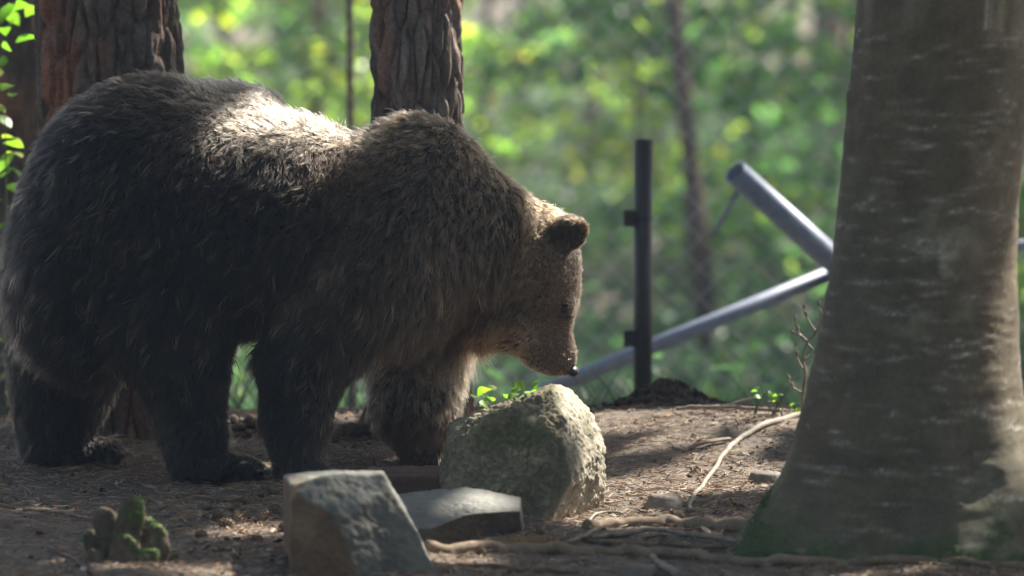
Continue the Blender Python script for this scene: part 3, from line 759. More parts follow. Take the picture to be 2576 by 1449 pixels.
def chips(n, size, seed, colrs, xr=(-2.1, 2.1), yr=(-2.7, 1.6), th=.5, clump=True):
    r = np.random.default_rng(seed)
    xy = np.stack([r.uniform(*xr, n), r.uniform(*yr, n)], -1)
    if clump:
        d = smooth(-.25, .4, fbm(pt3(xy[:, 0]*3, xy[:, 1]*3, 0), 4, seed)); xy = xy[r.random(n) < .1+.9*d]; n = len(xy)
    c = surf(xy, .003)
    s_ = size*(.35+1.3*r.random(n)**2)
    a = r.uniform(0, 6.28, n); d = pt3(np.cos(a), np.sin(a), r.normal(size=n)*.35); e = pt3(-np.sin(a), np.cos(a), r.normal(size=n)*.35)
    asp = r.uniform(.2, .8, n); up = pt3(0*a, 0*a, np.ones(n))
    P = []
    for (x_, y_, z_) in ((-.5, -.3, .15), (.1, -.5, 0), (.55, -.1, .2), (.4, .4, 0), (-.2, .5, .18), (-.55, .15, 0)):
        P.append(c + (d*x_ + e*(y_*asp)[:, None])*s_[:, None]*(.7+.6*r.random((n, 1))) + up*(z_*s_*th+.15*s_*th)[:, None])
    V = np.stack(P, 1).reshape(-1, 3); k = np.arange(n)[:, None]*6
    F = np.concatenate([k+np.array([[0, 1, 2, 3]]), k+np.array([[0, 3, 4, 5]])], 0)
    C = np.array(colrs)[r.integers(0, len(colrs), n)]*(.6+.8*r.random((n, 1)))
    return make_mesh('chips', V, F, False, np.repeat(C, 6, 0))
def heap_chips(n, size, seed, hc, hs, hh):
    r = np.random.default_rng(seed); q = r.normal(size=(n, 2)); xy = hc[:2]+q*hs
    c = surf(xy, 0); c[:, 2] += hh*np.exp(-(q**2).sum(1)*.6)*r.random(n)**.35
    V, F = leaves_at(c, size, seed, flat=.25)
    C = np.array([(.06, .042, .032), (.11, .075, .055), (.04, .03, .025), (.17, .12, .09)])[r.integers(0, 4, n)]
    return make_mesh('flakes', V, F, False, np.repeat(C, 6, 0))
o = link('leaf_litter', chips(34000, .017, 31, [(.15, .10, .07), (.22, .16, .11), (.09, .06, .045), (.30, .25, .2), (.24, .12, .06)]), M_TINT)
tag(o, 'crumbled bark flakes and dead leaf bits covering the dirt', 'litter', kind='stuff')
def grit(n, size, seed, colrs, xr, yr, heap=None):
    r = np.random.default_rng(seed)
    bm = bmesh.new(); bmesh.ops.create_icosphere(bm, subdivisions=1, radius=1); D = np.array([v.co[:] for v in bm.verts]); Fc = np.array([[v.index for v in f.verts] for f in bm.faces]); bm.free()
    xy = np.stack([r.uniform(*xr, n), r.uniform(*yr, n)], -1)
    c = surf(xy, 0); s_ = size*(.3+r.random(n)**3*1.6)
    if heap is not None:
        hc, hs, hh = heap; xy = hc[:2]+r.normal(size=(n, 2))*hs; hgt = hh*np.exp(-(((xy-hc[:2])/hs)**2).sum(1)*.7)
        c = surf(xy, 0); c[:, 2] += hgt*r.random(n)**.4
    V = c[:, None]+D[None]*s_[:, None, None]*(.6+.7*r.random((n, 1, 3)))*(.8+.4*r.random((n, len(D), 1)))
    F = (np.arange(n)[:, None, None]*len(D)+Fc[None]).reshape(-1, 3)
    C = np.array(colrs)[r.integers(0, len(colrs), n)]*(.6+.8*r.random((n, 1)))
    return make_mesh('grit', V.reshape(-1, 3), F, heap is not None, np.repeat(C, len(D), 0))
o = link('gravel', grit(5000, .006, 41, [(.2, .17, .14), (.13, .10, .08), (.28, .25, .22)], (-2.1, 2.1), (-2.7, 1.5)), M_TINT)
tag(o, 'tiny grit and crumbs of earth on the forest floor', 'gravel', kind='stuff')
hc = at(1680, 1020, 1.25)
o = link('earth_heap', grit(900, .010, 43, [(.07, .05, .038), (.11, .078, .055), (.05, .036, .028)], (0, 1), (0, 1), heap=(hc, np.array([.085, .10]), .08)), M_TINT)
tag(o, 'dark crumbly heap of earth and rotten leaves at the foot of the black post', 'heap', kind='stuff')
o2 = link('flakes', heap_chips(1500, .030, 47, hc, np.array([.11, .10]), .095), M_TINT, o); o2['kind'] = 'stuff'
hc2 = at(610, 1090, .85)
o = link('earth_heap', grit(260, .013, 44, [(.07, .05, .038), (.2, .14, .1), (.3, .24, .18)], (0, 1), (0, 1), heap=(hc2, np.array([.12, .06]), .04)), M_TINT)
tag(o, 'low dark heap of litter seen between the bear\'s hind and front legs', 'heap', kind='stuff')

# pine cones, each a thing with its scales
def cone_meshes():
    V, F = tube(spline([(-.024, 0, 0), (0, 0, 0), (.024, 0, 0)], 12), np.array([.003, .009, .012, .0135, .014, .014, .013, .012, .010, .008, .006, .002]), 12, 0)
    core = make_mesh('core', V, F)
    parts = []
    g = 2.399963
    for k in range(44):
        t = k/43; x = -.021+.041*t; rr = .0145*math.sin(math.pi*(.12+.76*t))**.7
        a = k*g; c, s_ = math.cos(a), math.sin(a)
        b1 = np.array([0, c, s_]); b2 = np.array([0, -s_, c]); ax = np.array([1, 0, 0.])
        p = np.array([x, 0, 0])+b1*rr*.75; tip = p+b1*.0065+ax*.005; w = .0042
        V = np.array([p-b2*w*.6, p+b2*w*.6, tip+b2*w, tip-b2*w, p-b2*w*.4-ax*.002, p+b2*w*.4-ax*.002, tip+b2*w*.8-ax*.002+b1*.001, tip-b2*w*.8-ax*.002+b1*.001])
        F = np.array([[0, 1, 2, 3], [7, 6, 5, 4], [0, 4, 5, 1], [2, 6, 7, 3], [1, 5, 6, 2], [0, 3, 7, 4]])
        parts.append((V, F))
    V, F = merge(parts); return core, make_mesh('scales', V, F, False)
M_CONE = two_tone('cone_scale', (.11, .075, .045), (.24, .17, .10), 60, .7)
core, scl = cone_meshes(); core.materials.append(M_CONE); scl.materials.append(M_CONE)
cones = [(600, 1315, 1.1), (570, 1328, 1.), (548, 1310, 1.), (520, 1285, .9), (625, 1270, 1.0), (690, 1242, 1.0), (715, 1335, .9), (505, 1352, .8), (640, 1262, .8), (662, 1310, 1.), (590, 1290, .9), (10, 1222, 1.1), (1210, 1395, .8), (455, 1262, .7), (690, 1290, .9), (1360, 1345, .8)]
r = np.random.default_rng(8)
cones.sort()
ON = 'leftmost second third fourth fifth sixth seventh eighth ninth tenth eleventh twelfth thirteenth fourteenth fifteenth rightmost'.split()
for k, (u, v, s_) in enumerate(cones):
    p = gp(u, v); p[2] += .012*s_
    ro = empty('pine_cone', p, 'small brown pine cone on the dirt, '+ON[k]+(' of all the cones' if k in (0, 15) else ' from the left of all the cones'), 'pine cone', 'pine cones on the forest floor')
    ro.rotation_euler = (r.uniform(0, 6), r.normal()*.3, r.uniform(0, 6)); ro.scale = (s_,)*3
    link('core', core, None, ro); o = link('scales', scl, None, ro); o['kind'] = 'stuff'
# dry larch-like needle tuft right of the middle stone
nT = 420; c = gp(1350, 1375, .0)
d = nrm(r.normal(size=(nT, 3))*np.array([1, .8, .5])+np.array([0, 0, .5])); d[:, 2] = np.abs(d[:, 2])
st = c + r.normal(size=(nT, 3))*np.array([.05, .02, .004]); t = np.linspace(0, 1, 4)
pts = st[:, None]+d[:, None]*(t[None, :, None])*(.02+.025*r.random((nT, 1, 1)))
o = curves_obj('needle_tuft', pts, np.tile(np.array([.0009, .0009, .0007, .0003]), (nT, 1)), np.array([.38, .23, .10])[None]*(.6+.8*r.random((nT, 1))), M_NEEDLE)
tag(o, 'bristly tuft of dry straw coloured needles right of the brown fronted stone', 'needles', kind='stuff')

# ------------------------------------------------------------------ fence
m, N, L, b = mat('galvanised'); t = tex_noise(N, L, 30, 5); rm = ramp(N, L, t.outputs[0], [(.3, (.15, .18, .26)), (.7, (.24, .27, .36))]); L.new(rm.outputs[0], b.inputs['Base Color'])
b.inputs['Metallic'].default_value = .15; b.inputs['Roughness'].default_value = .5; M_GALV = m
m, N, L, b = mat('black_steel'); t = tex_noise(N, L, 20, 5); rm = ramp(N, L, t.outputs[0], [(.3, (.015, .014, .015)), (.7, (.035, .032, .032))]); L.new(rm.outputs[0], b.inputs['Base Color'])
b.inputs['Roughness'].default_value = .5; M_BLACK = m
def pipe(name, a, b_, rad, mtl, parent, base, hollow=True, sides=28):
    a = np.array(a)-base; b_ = np.array(b_)-base; ax = nrm(b_-a)
    p = [a+ax*.10, a, a, b_, b_] if hollow else [a, b_]
    rr = [rad*.86, rad*.86, rad, rad, rad*.86] if hollow else [rad, rad]
    path = np.array(p); n = len(path)
    tg = ax; A = nrm(np.cross(tg, [0.1, 1., 0.2])); B = np.cross(A, tg); th = np.arange(sides)/sides*2*math.pi
    V = (path[:, None]+np.array(rr)[:, None, None]*(np.cos(th)[None, :, None]*A+np.sin(th)[None, :, None]*B)).reshape(-1, 3)
    i = np.arange(n-1)[:, None]*sides; j = np.arange(sides)[None]; j2 = (j+1) % sides
    F = np.stack([i+j, i+j2, i+sides+j2, i+sides+j], -1).reshape(-1, 4)
    if not hollow:
        V = np.vstack([V, a[None], b_[None]]); jj = np.arange(0, sides, 2)
        F = np.vstack([F, np.stack([np.full(len(jj), 2*sides), (jj+2) % sides, (jj+1) % sides, jj], -1), np.stack([np.full(len(jj), 2*sides+1), sides+jj, sides+(jj+1) % sides, sides+(jj+2) % sides], -1)])
    me = make_mesh(name, V, F)
    sm = np.ones(len(me.polygons), bool)
    if not hollow: sm[-sides:] = False
    me.polygons.foreach_set('use_smooth', sm)
    return link(name, me, mtl, parent)
YP = 2.5
pb = at(1617, 1000, YP); pb[2] = float(gz(pb[0], YP))-.1; ptp = at(1615, 352, YP)
fp = empty('fence_post', pb, 'black steel post with two small brackets on its left side', 'post')
pipe('post_tube', pb, [pb[0], YP, ptp[2]], 23.5*px(YP), M_BLACK, fp, pb, hollow=True)
def boxv(c, sx, sy, sz):
    V = np.array([[x, y, z] for x in (-1, 1) for y in (-1, 1) for z in (-1, 1)])*np.array([sx, sy, sz])+c
    F = np.array([[0, 1, 3, 2], [4, 6, 7, 5], [0, 4, 5, 1], [2, 3, 7, 6], [0, 2, 6, 4], [1, 5, 7, 3]]); return V, F
for v in (548, 850):
    c = at(1582, v, YP)-pb
    V, F = merge([boxv(c, .019, .022, .030), boxv(c+np.array([-.006, -.024, 0]), .005, .006, .009)])
    br_ = link('bracket', make_mesh('bracket', V, F, False), M_BLACK, fp)
    th = np.linspace(0, 2*math.pi, 33); cc = np.array([0, 0, c[2]+.005]); rr = 23.5*px(YP)+.0025
    V, F = tube(cc+np.stack([rr*np.cos(th), rr*np.sin(th), 0*th], -1), .0035, 6, 0); link('band', make_mesh('band', V, F), M_BLACK, br_)
# braced galvanised frame
fb = at(2200, 760, 3.6); fb[2] = float(gz(fb[0], 3.6))
pr = empty('fence_brace', fb, 'galvanised pipe frame leaning behind the black post, with an open slanting pipe end', 'fence frame')
pipe('slanting_pipe', at(1848, 432, 3.45), at(2300, 840, 3.9), 32*px(3.6), M_GALV, pr, fb)
pipe('rail', at(1300, 1012, 3.75), at(2110, 680, 3.8), 20*px(3.75), M_GALV, pr, fb, hollow=False)
pipe('rail', at(2110, 672, 3.8), at(2700, 600, 3.9), 14*px(3.8), M_GALV, pr, fb, hollow=False)
pipe('strut', at(1856, 478, 3.5), at(1792, 596, 3.7), 6*px(3.6), M_GALV, pr, fb, hollow=False, sides=12)
# chain link mesh: zigzag wires, each a part
def wire(hgt, pitch):
    n = int(hgt/pitch); pts = []
    for k in range(n+1): pts.append(((pitch*.5) if k % 2 else -pitch*.5, .004 if k % 2 else -.004, k*pitch))
    V, F = tube(np.array(pts),  .0026, 4, 0, caps=False); return make_mesh('wire', V, F)
m, N, L, b = mat('wire_zinc'); b.inputs['Base Color'].default_value = (.30, .32, .33, 1); b.inputs['Metallic'].default_value = .6; b.inputs['Roughness'].default_value = .45; M_WIRE = m
FY = 5.2
fx0 = -2.75; fz = float(gz(0, FY))-.05
WM = wire(1.9-fz, .06); WM.materials.append(M_WIRE)
fe = empty('chain_link_fence', (fx0, FY, fz), 'blurred grey chain link fence stretched across behind the pipe frame', 'fence')
for k in range(92):
    o = link('wire', WM, None, fe); o.location = (k*.06+.002*math.sin(k*2.1), 0, 0); o.rotation_euler = (0, .0, math.pi*(k % 2))
# ------------------------------------------------------------------ far trees, saplings and ground cover
def far_tree(u_base, v_base, u_top, hw, label, seed, mtl=M_FARBARK, y=None, group=None, crown_n=420, name='tree', top=9., dense=0):
    if y is None:
        lo, hi = 2., 120.
        for _ in range(40):
            mid = (lo+hi)/2; p = at(u_base, v_base, mid)
            if p[2] > gz(p[0], mid): lo = mid
            else: hi = mid
        y = lo
    b0 = at(u_base, v_base, y); b0[2] = float(gz(b0[0], y))-.05
    tp = at(u_top, 0, y); s_ = px(y)
    sl = (tp-b0)/(tp[2]-b0[2]); end = b0+sl*(top-b0[2])
    path = spline([b0, b0+(tp-b0)*.5+np.array([.15*math.sin(seed), 0, 0])*s_*20, tp, end], 40)
    root = empty(name, b0, label, 'tree', group)
    V, F = tube(path, hw*s_*np.linspace(1.1, .5, 40), 14, .12, seed); link('trunk', loc_mesh(make_mesh('trunk', V, F), b0), mtl, root)
    crown(root, b0, end-np.array([0, 0, 1.]), 2.4, 4.5, crown_n*2, .24, (.05, .09, .03), seed)
    return root, b0, y
far_tree(1800, 760, 1695, 30, 'dark slender tree trunk leaning left beyond the fence, ending behind the slanting pipe', 2, y=14)
far_tree(1480, 610, 1500, 24, 'reddish trunk beyond the fence, left of the black post', 5, M_REDBARK, y=27)
far_tree(2060, 480, 2085, 60, 'broad pinkish brown trunk beside the upper left edge of the beech', 7, M_REDBARK, y=34)
far_tree(885, 560, 880, 13, 'thin grey stem standing just left of the narrow pine', 9, y=5.5)
far_tree(790, 470, 800, 22, 'reddish brown trunk behind the bear\'s back', 11, M_REDBARK, y=17)
far_tree(2250, 330, 2260, 30, 'dark trunk hidden behind the beech', 13)
far_tree(600, 400, 560, 16, 'slim dark trunk beyond the sunlit leaves above the rump', 15)
far_tree(1300, 420, 1330, 18, 'slim brown trunk far off to the right of the narrow pine', 17)
far_tree(1920, 330, 1900, 20, 'slim far trunk between the leaning tree and the broad pinkish trunk', 19)
far_tree(1215, 640, 1225, 16, 'grey trunk just right of the narrow pine', 21)
far_tree(1400, 300, 1395, 15, 'far thin trunk above the bear\'s neck', 23)
far_tree(1620, 310, 1640, 17, 'far thin trunk above the black post', 25)
far_tree(700, 250, 690, 14, 'far thin trunk above the middle of the bear\'s back', 27)

M_LEAF2 = leaf_mat('leaf_far', trans=.62, rough=.3, gain=2.3)
def sapling_leafy(x, y, h, w, n, colr, label, seed, group, size=.07, lean=0, zlo=.2, yellow=.15):
    b0 = np.array([x, y, float(gz(x, y))-.03])
    root = empty('leafy_sapling', b0, label, 'sapling', group)
    r = np.random.default_rng(seed)
    end = b0+np.array([lean*h, 0, h]); path = spline([b0, b0+(end-b0)*.5+np.array([r.normal()*.1, r.normal()*.1, 0]), end], 16)
    parts = [tube(path, np.linspace(.028, .008, 16), 8, .1, seed)]
    P = []; nb = max(8, n//55)
    for k in range(nb):
        t = r.uniform(zlo, 1); s_ = path[int(t*15)]; a = r.uniform(0, 6.28); l = w*(1.15-.6*t)*r.uniform(.6, 1.1)
        d = np.array([math.cos(a), math.sin(a), r.uniform(-.1, .35)]); q = spline([s_, s_+d*l*.5+[0, 0, .05*l], s_+d*l+[0, 0, -.12*l]], 8)
        parts.append(tube(q, np.linspace(.009, .003, 8), 5, 0))
        m_ = n//nb; tt = r.random(m_)**.7
        qq = np.stack([np.interp(tt, np.linspace(0, 1, 8), q[:, e]) for e in range(3)], -1)
        P.append(qq + r.normal(size=(m_, 3))*w*.075*np.array([1, 1, .45]))
    V, F = merge(parts); link('stem', loc_mesh(make_mesh('stem', V, F), b0), M_FARBARK, root)
    P = np.vstack(P); V, F = leaves_at(P, size, seed, flat=.55)
    o = link('foliage', loc_mesh(make_mesh('foliage', V, F, False, leaf_cols(len(P), colr, seed, yellow=yellow)), b0), M_LEAF2, root); o['kind'] = 'stuff'
r = np.random.default_rng(66)
G1 = 'sunlit leafy saplings beyond the fence'
spec = []
for k in range(30):
    y = 15+34*r.random()**1.2; d = y+17.7
    x = r.uniform(-.1, .1)*d
    spec.append((x, y))
ZN = [(450, 'behind the thick left pine'), (930, 'between the two pines'), (1170, 'behind the narrow pine'), (1590, 'between the narrow pine and the black post'), (1850, 'between the black post and the slanting pipe'), (2120, 'right of the slanting pipe end'), (9999, 'behind the grey beech')]
ORD = ['nearest', 'second nearest', 'third nearest', 'fourth nearest', 'fifth nearest', 'sixth nearest', 'seventh nearest', 'eighth nearest', 'ninth nearest', 'tenth nearest', 'farthest']
spec.sort(key=lambda q: q[1]); zc_ = {}
for k, (x, y) in enumerate(spec):
    h = r.uniform(2.0, 4.5)
    colr = [(.09, .145, .055), (.06, .12, .075), (.11, .15, .055), (.05, .10, .075)][k % 4]  # leaf greens paled and turned bluish to stand for haze
    if k in (): pass
    lb = ['yellow green leafy sapling catching the sun beyond the fence', 'mid green leafy sapling standing in the woods beyond the fence', 'olive sunlit sapling in the woods beyond the fence', 'darker green sapling in the woods beyond the fence'][k % 4]
    u_ = float(proj(np.array([x, y, .5]))[0]); zn = [b_ for a_, b_ in ZN if u_ < a_][0]; zc_[zn] = zc_.get(zn, 0)+1
    lb = ['yellow green', 'mid green', 'olive green', 'dark green'][k % 4]+' leafy sapling, '+ORD[min(zc_[zn]-1, 10)]+' of those '+zn
    sapling_leafy(x, y, h, r.uniform(.9, 1.6), 1250, colr, lb, 400+k, G1, size=.145, lean=r.normal()*.06)
dk = ['first tall tree on the sunny side just beyond the fence', 'second tall tree on the sunny side beyond the fence', 'third tall tree on the sunny side deeper in the wood', 'fourth tall tree on the sunny side deeper in the wood', 'fifth tall tree far back on the sunny side', 'farthest tall tree on the sunny side of the wood']
for k, (x, y, zt) in enumerate([(7.5, 11, 7.), (9., 16, 8.), (7.5, 21, 7.), (10, 27, 8.5), (12, 20, 9.5), (6.0, 33, 6.5)]):  # added out of view so their shadows dapple the background
    bb = np.array([x, y, float(gz(x, y))-.05]); root = empty('tall_tree', bb, dk[k], 'tree', 'tall trees on the sunny side')
    V, F = tube(spline([bb, bb+[.1, 0, 3], [x, y, zt]], 20), np.linspace(.16, .06, 20), 12, .1, k); link('trunk', loc_mesh(make_mesh('trunk', V, F), bb), M_FARBARK, root)
    crown(root, bb, np.array([x, y, zt]), 2.8, 3.6, 1700, .26, (.05, .09, .03), 800+k)
for k, (x, y) in enumerate([(-11, -3), (-10.5, -12), (-7, -21), (-1.5, -26), (4.5, -25), (10, -18), (12, -8)]):  # added out of view to block sky light from the camera side
    bb = np.array([x, y, float(gz(x, y))-.05]); root = empty('tall_tree', bb, ['first', 'second', 'third', 'fourth', 'fifth', 'sixth', 'seventh'][k]+' tall tree round the camera side of the clearing, counted from the left', 'tree', 'tall trees round the camera side')
    V, F = tube(spline([bb, bb+[.1, 0, 3], [x, y, 7.]], 20), np.linspace(.2, .06, 20), 12, .1, k); link('trunk', loc_mesh(make_mesh('trunk', V, F), bb), M_FARBARK, root)
    crown(root, bb, np.array([x, y, 5.2]), 3.6, 8.5, 2200, .42, (.05, .08, .035), 850+k)
for k, (yp, t_, xo) in enumerate([(-2.8, 8, -.4), (-5.2, 8.5, .5), (-7.6, 8, -.2), (-10.2, 8.5, .3), (-12.8, 8, 0), (-15.6, 8.5, .2)]):  # added out of view to shade the air between camera and bear
    c = np.array([xo, yp, 1.6])+S*t_; bb = np.array([max(c[0], 3.5), c[1]+.6, 0.]); bb[2] = float(gz(bb[0], bb[1]))-.05
    root = empty('tall_tree', bb, ['nearest', 'second', 'third', 'fourth', 'fifth', 'sixth'][k]+' tree of the row along the right of the clearing, counted from the beech', 'tree', 'trees along the right of the clearing')
    V, F = tube(spline([bb, bb+[.1, 0, 3], c+[.8, .4, -.6]], 20), np.linspace(.15, .05, 20), 12, .1, k); link('trunk', loc_mesh(make_mesh('trunk', V, F), bb), M_FARBARK, root)
    crown(root, bb, c, 2.0, 2.6, 1900, .36, (.05, .085, .03), 880+k)
# undergrowth: low leaves, bluish to stand for haze, and sparse grass beyond the crest
nU = 70000
yy = 4.8+34*r.random(nU)**1.3; xx = r.uniform(-.12, .12, nU)*(yy+17.7)
P = surf(np.stack([xx, yy], -1)); dn = fbm(pt3(xx*.6, yy*.35, 0), 3, 120)
keep = dn > -.25; P = P[keep]; P[:, 2] += np.abs(r.normal(size=len(P)))*.22*(1+dn[keep]*1.5)
V, F = leaves_at(P, .10, 555, flat=.6)
o = link('undergrowth', make_mesh('undergrowth', V, F, False, leaf_cols(len(P), (.05, .10, .08), 3, yellow=.04)), M_LEAF)
tag(o, 'low green undergrowth covering the slope beyond the fence', 'undergrowth', kind='stuff')
nU = 5000
P = surf(np.stack([r.uniform(-2.6, 2.6, nU), r.uniform(1.9, 5.5, nU)], -1)); ln_ = r.uniform(.06, .28, nU); t = np.linspace(0, 1, 5)
dd = r.normal(size=(nU, 3))*np.array([.4, .4, 0]); pts = P[:, None]+ln_[:, None, None]*(t[None, :, None]*np.array([0, 0, 1.])+ (t**2)[None, :, None]*dd[:, None])
o = curves_obj('grass', pts, np.tile(np.array([.003, .0028, .0022, .0014, .0004]), (nU, 1)), np.array([.075, .105, .05])[None]*(.6+.9*r.random((nU, 1))), M_NEEDLE)
tag(o, 'thin grass growing on the slope in front of the fence', 'grass', kind='stuff')
# ------------------------------------------------------------------ the bear
PX0 = px(0.)
def sd_ell(P, c, r, ang=0.):
    q = P-c
    if ang:
        ca, sa = math.cos(ang), math.sin(ang); q = np.stack([q[..., 0]*ca+q[..., 2]*sa, q[..., 1], -q[..., 0]*sa+q[..., 2]*ca], -1)
    k0 = np.sqrt(((q/r)**2).sum(-1)); k1 = np.sqrt(((q/(r*r))**2).sum(-1))
    return k0*(k0-1)/np.maximum(k1, 1e-6)
def sd_cap(P, a, b, ra, rb, sq=1.):
    s = np.array([1, 1/sq, 1]); q = (P-a)*s; e = (b-a)*s
    t = np.clip((q@e)/e.dot(e), 0, 1); return np.linalg.norm(q-t[..., None]*e, axis=-1)-(ra+(rb-ra)*t)
def smin(a, b, k):
    h = np.clip(.5+.5*(b-a)/k, 0, 1); return b*(1-h)+a*h-k*h*(1-h)
def E(u, v, y, ru, ry, rv, k=.06, ang=0.): return ('e', at(u, v, y), np.array([ru*PX0, ry, rv*PX0]), k, ang)
def Cc(a, b, k=.05, sq=1.): return ('c', at(*a[:3]), at(*b[:3]), a[3]*PX0, b[3]*PX0, k, sq)
prims = [
 E(388, 532, .0, 325, .34, 336), E(205, 690, .0, 182, .30, 290), E(620, 552, .0, 375, .35, 278, .06), E(930, 605, .0, 320, .30, 248, .06),
 E(1045, 490, .03, 165, .16, 200, .07), E(1000, 640, -.10, 170, .20, 230, .06), E(560, 275, .10, 150, .14, 62, .05),
 Cc((1060, 560, 0, 232), (1305, 648, 0, 146), .08, .85),
 # near legs
 Cc((415, 790, -.17, 195), (462, 950, -.19, 104), .06, .75), Cc((462, 950, -.19, 102), (486, 1080, -.19, 76), .04, .85), Cc((486, 1080, -.19, 76), (488, 1155, -.19, 66), .04), E(555, 1172, -.19, 100, .078, 32, .04),
 Cc((870, 750, -.17, 165), (762, 920, -.19, 104), .06, .75), Cc((762, 920, -.19, 102), (742, 1050, -.19, 80), .04, .85), Cc((742, 1050, -.19, 80), (742, 1175, -.2, 50), .04), E(765, 1190, -.21, 62, .075, 30, .04),
 # far legs
 Cc((200, 820, .16, 175), (150, 985, .17, 116), .07, .75), Cc((150, 985, .17, 114), (134, 1105, .17, 86), .05, .9), E(195, 1128, .18, 112, .078, 32, .04),
 Cc((1085, 770, .14, 120), (1052, 920, .16, 112), .05, .8), Cc((1052, 920, .16, 112), (1046, 1020, .16, 108), .05, .85), Cc((1046, 1020, .16, 106), (1066, 1130, .17, 58), .04), E(1085, 1140, .17, 62, .07, 28, .04),
 # head
 E(1288, 828, 0.02, 92, .10, 56, .05), E(1352, 874, .045, 48, .055, 46, .04),
 E(1345, 690, .02, 108, .125, 140, .06), E(1290, 770, 0.01, 100, .13, 92, .05), E(1392, 740, .03, 62, .085, 66, .04),
 Cc((1366, 790, .04, 74), (1396, 884, .06, 50), .045, .82), E(1400, 895, .06, 46, .05, 50, .03), E(1360, 892, .055, 40, .042, 30, .04), E(1425, 920, .065, 20, .03, 20, .02),
 E(1422, 768, -.045, 22, .03, 22, .03), E(1428, 766, .105, 22, .03, 22, .03),
]
ears = [(E(1428, 588, -.095, 54, .021, 46, .018, math.radians(32)), at(1440, 588, -.062)), (E(1424, 588, .125, 48, .020, 40, .018, math.radians(32)), at(1440, 588, .10))]
for (cu, cv, cy_, up) in ((655, 1180, -.19, 0), (820, 1195, -.21, 0), (304, 1137, .18, 0), (1140, 1150, .17, 0)):
    for k in range(5):
        yy = cy_+(k-2)*.030
        prims.append(E(cu-16-abs(k-2)*8, cv+6, yy, 25, .019, 17, .02))
def bear_sdf(P):
    d = None
    for p in prims:
        if p[0] == 'e': s, k = sd_ell(P, p[1], p[2], p[4]), p[3]
        else: s, k = sd_cap(P, p[1], p[2], p[3], p[4], p[6]), p[5]
        d = s if d is None else smin(d, s, k)
    for p, cut in ears:
        s = sd_ell(P, p[1], p[2], p[4]); d = smin(d, s, p[3])
        d = np.maximum(d, -(np.linalg.norm((P-cut)*np.array([1, 1.0, 1]), axis=-1)-.026)) if False else d
    # eye socket on either side
    return d
h_ = .0125
lo = np.array([-1.68, -.52, -.12]); hi = np.array([.30, .56, 1.36])
ax_ = [np.arange(lo[k], hi[k], h_) for k in range(3)]
Pg = np.stack(np.meshgrid(*ax_, indexing='ij'), -1)
Fg = bear_sdf(Pg)
Fg = np.maximum(Fg, -(Pg[..., 2]-(-.03)))   # flat soles
def surface_nets(Fg, lo, h):
    sg = Fg < 0; nx, ny, nz = Fg.shape
    c = [sg[dx:nx-1+dx, dy:ny-1+dy, dz:nz-1+dz] for dx in (0, 1) for dy in (0, 1) for dz in (0, 1)]
    cnt = sum(x.astype(np.int8) for x in c); act = (cnt > 0) & (cnt < 8)
    idx = -np.ones(act.shape, np.int64); ci = np.argwhere(act); idx[act] = np.arange(len(ci))
    acc = np.zeros((len(ci), 3)); w = np.zeros(len(ci))
    corners = [(dx, dy, dz) for dx in (0, 1) for dy in (0, 1) for dz in (0, 1)]
    for a in corners:
        for ax in range(3):
            if a[ax]: continue
            b = list(a); b[ax] = 1
            fa = Fg[ci[:, 0]+a[0], ci[:, 1]+a[1], ci[:, 2]+a[2]]; fb_ = Fg[ci[:, 0]+b[0], ci[:, 1]+b[1], ci[:, 2]+b[2]]
            cr = (fa < 0) != (fb_ < 0); t = np.where(cr, fa/(fa-fb_+1e-12), 0)
            p = np.tile(np.array(a, float), (len(ci), 1)); p[:, ax] = t
            acc += p*cr[:, None]; w += cr
    V = lo + (ci+acc/w[:, None])*h
    Fs = []
    for ax in range(3):
        o1, o2 = [(1, 2), (2, 0), (0, 1)][ax]
        sl0 = [slice(1, n-1) for n in Fg.shape]; sl0[ax] = slice(0, Fg.shape[ax]-1); sl1 = list(sl0); sl1[ax] = slice(1, Fg.shape[ax])
        s0, s1 = sg[tuple(sl0)], sg[tuple(sl1)]; e = np.argwhere(s0 != s1); st = s0[tuple(e.T)]
        off = np.ones(3, int); off[ax] = 0; e = e+off
        def cell(d1, d2):
            q = e.copy(); q[:, o1] += d1; q[:, o2] += d2; return idx[tuple(q.T)]
        quad = np.stack([cell(-1, -1), cell(0, -1), cell(0, 0), cell(-1, 0)], -1)
        quad[~st] = quad[~st][:, ::-1]; Fs.append(quad)
    return V, np.vstack(Fs)
BV, BF = surface_nets(Fg, lo, h_)
ctr = at(640, 1200, 0.); ctr[2] = 0.
bu_, bv_ = proj(BV)
_w = np.maximum(smooth(1330, 1400, bu_)*smooth(600, 700, bv_), smooth(1265, 1330, bu_)*smooth(770, 830, bv_))[:, None]
me = make_mesh('brown_bear', BV, BF, True, np.array([.012, .009, .007])*(1-_w)+_w*np.array([.085, .055, .036]))
nr = np.empty(len(BV)*3, np.float32); me.vertex_normals.foreach_get('vector', nr); BN = nr.reshape(-1, 3).astype(float)
m, N, L, b = mat('bear_skin'); L.new(attr(N, 'tint').outputs[0], b.inputs['Base Color']); b.inputs['Roughness'].default_value = .9; M_SKIN = m
bear = link('brown_bear', loc_mesh(me, ctr), M_SKIN); bear.location = ctr
tag(bear, 'large shaggy brown bear walking right with its head lowered over the boulder', 'bear')

FURG = .42
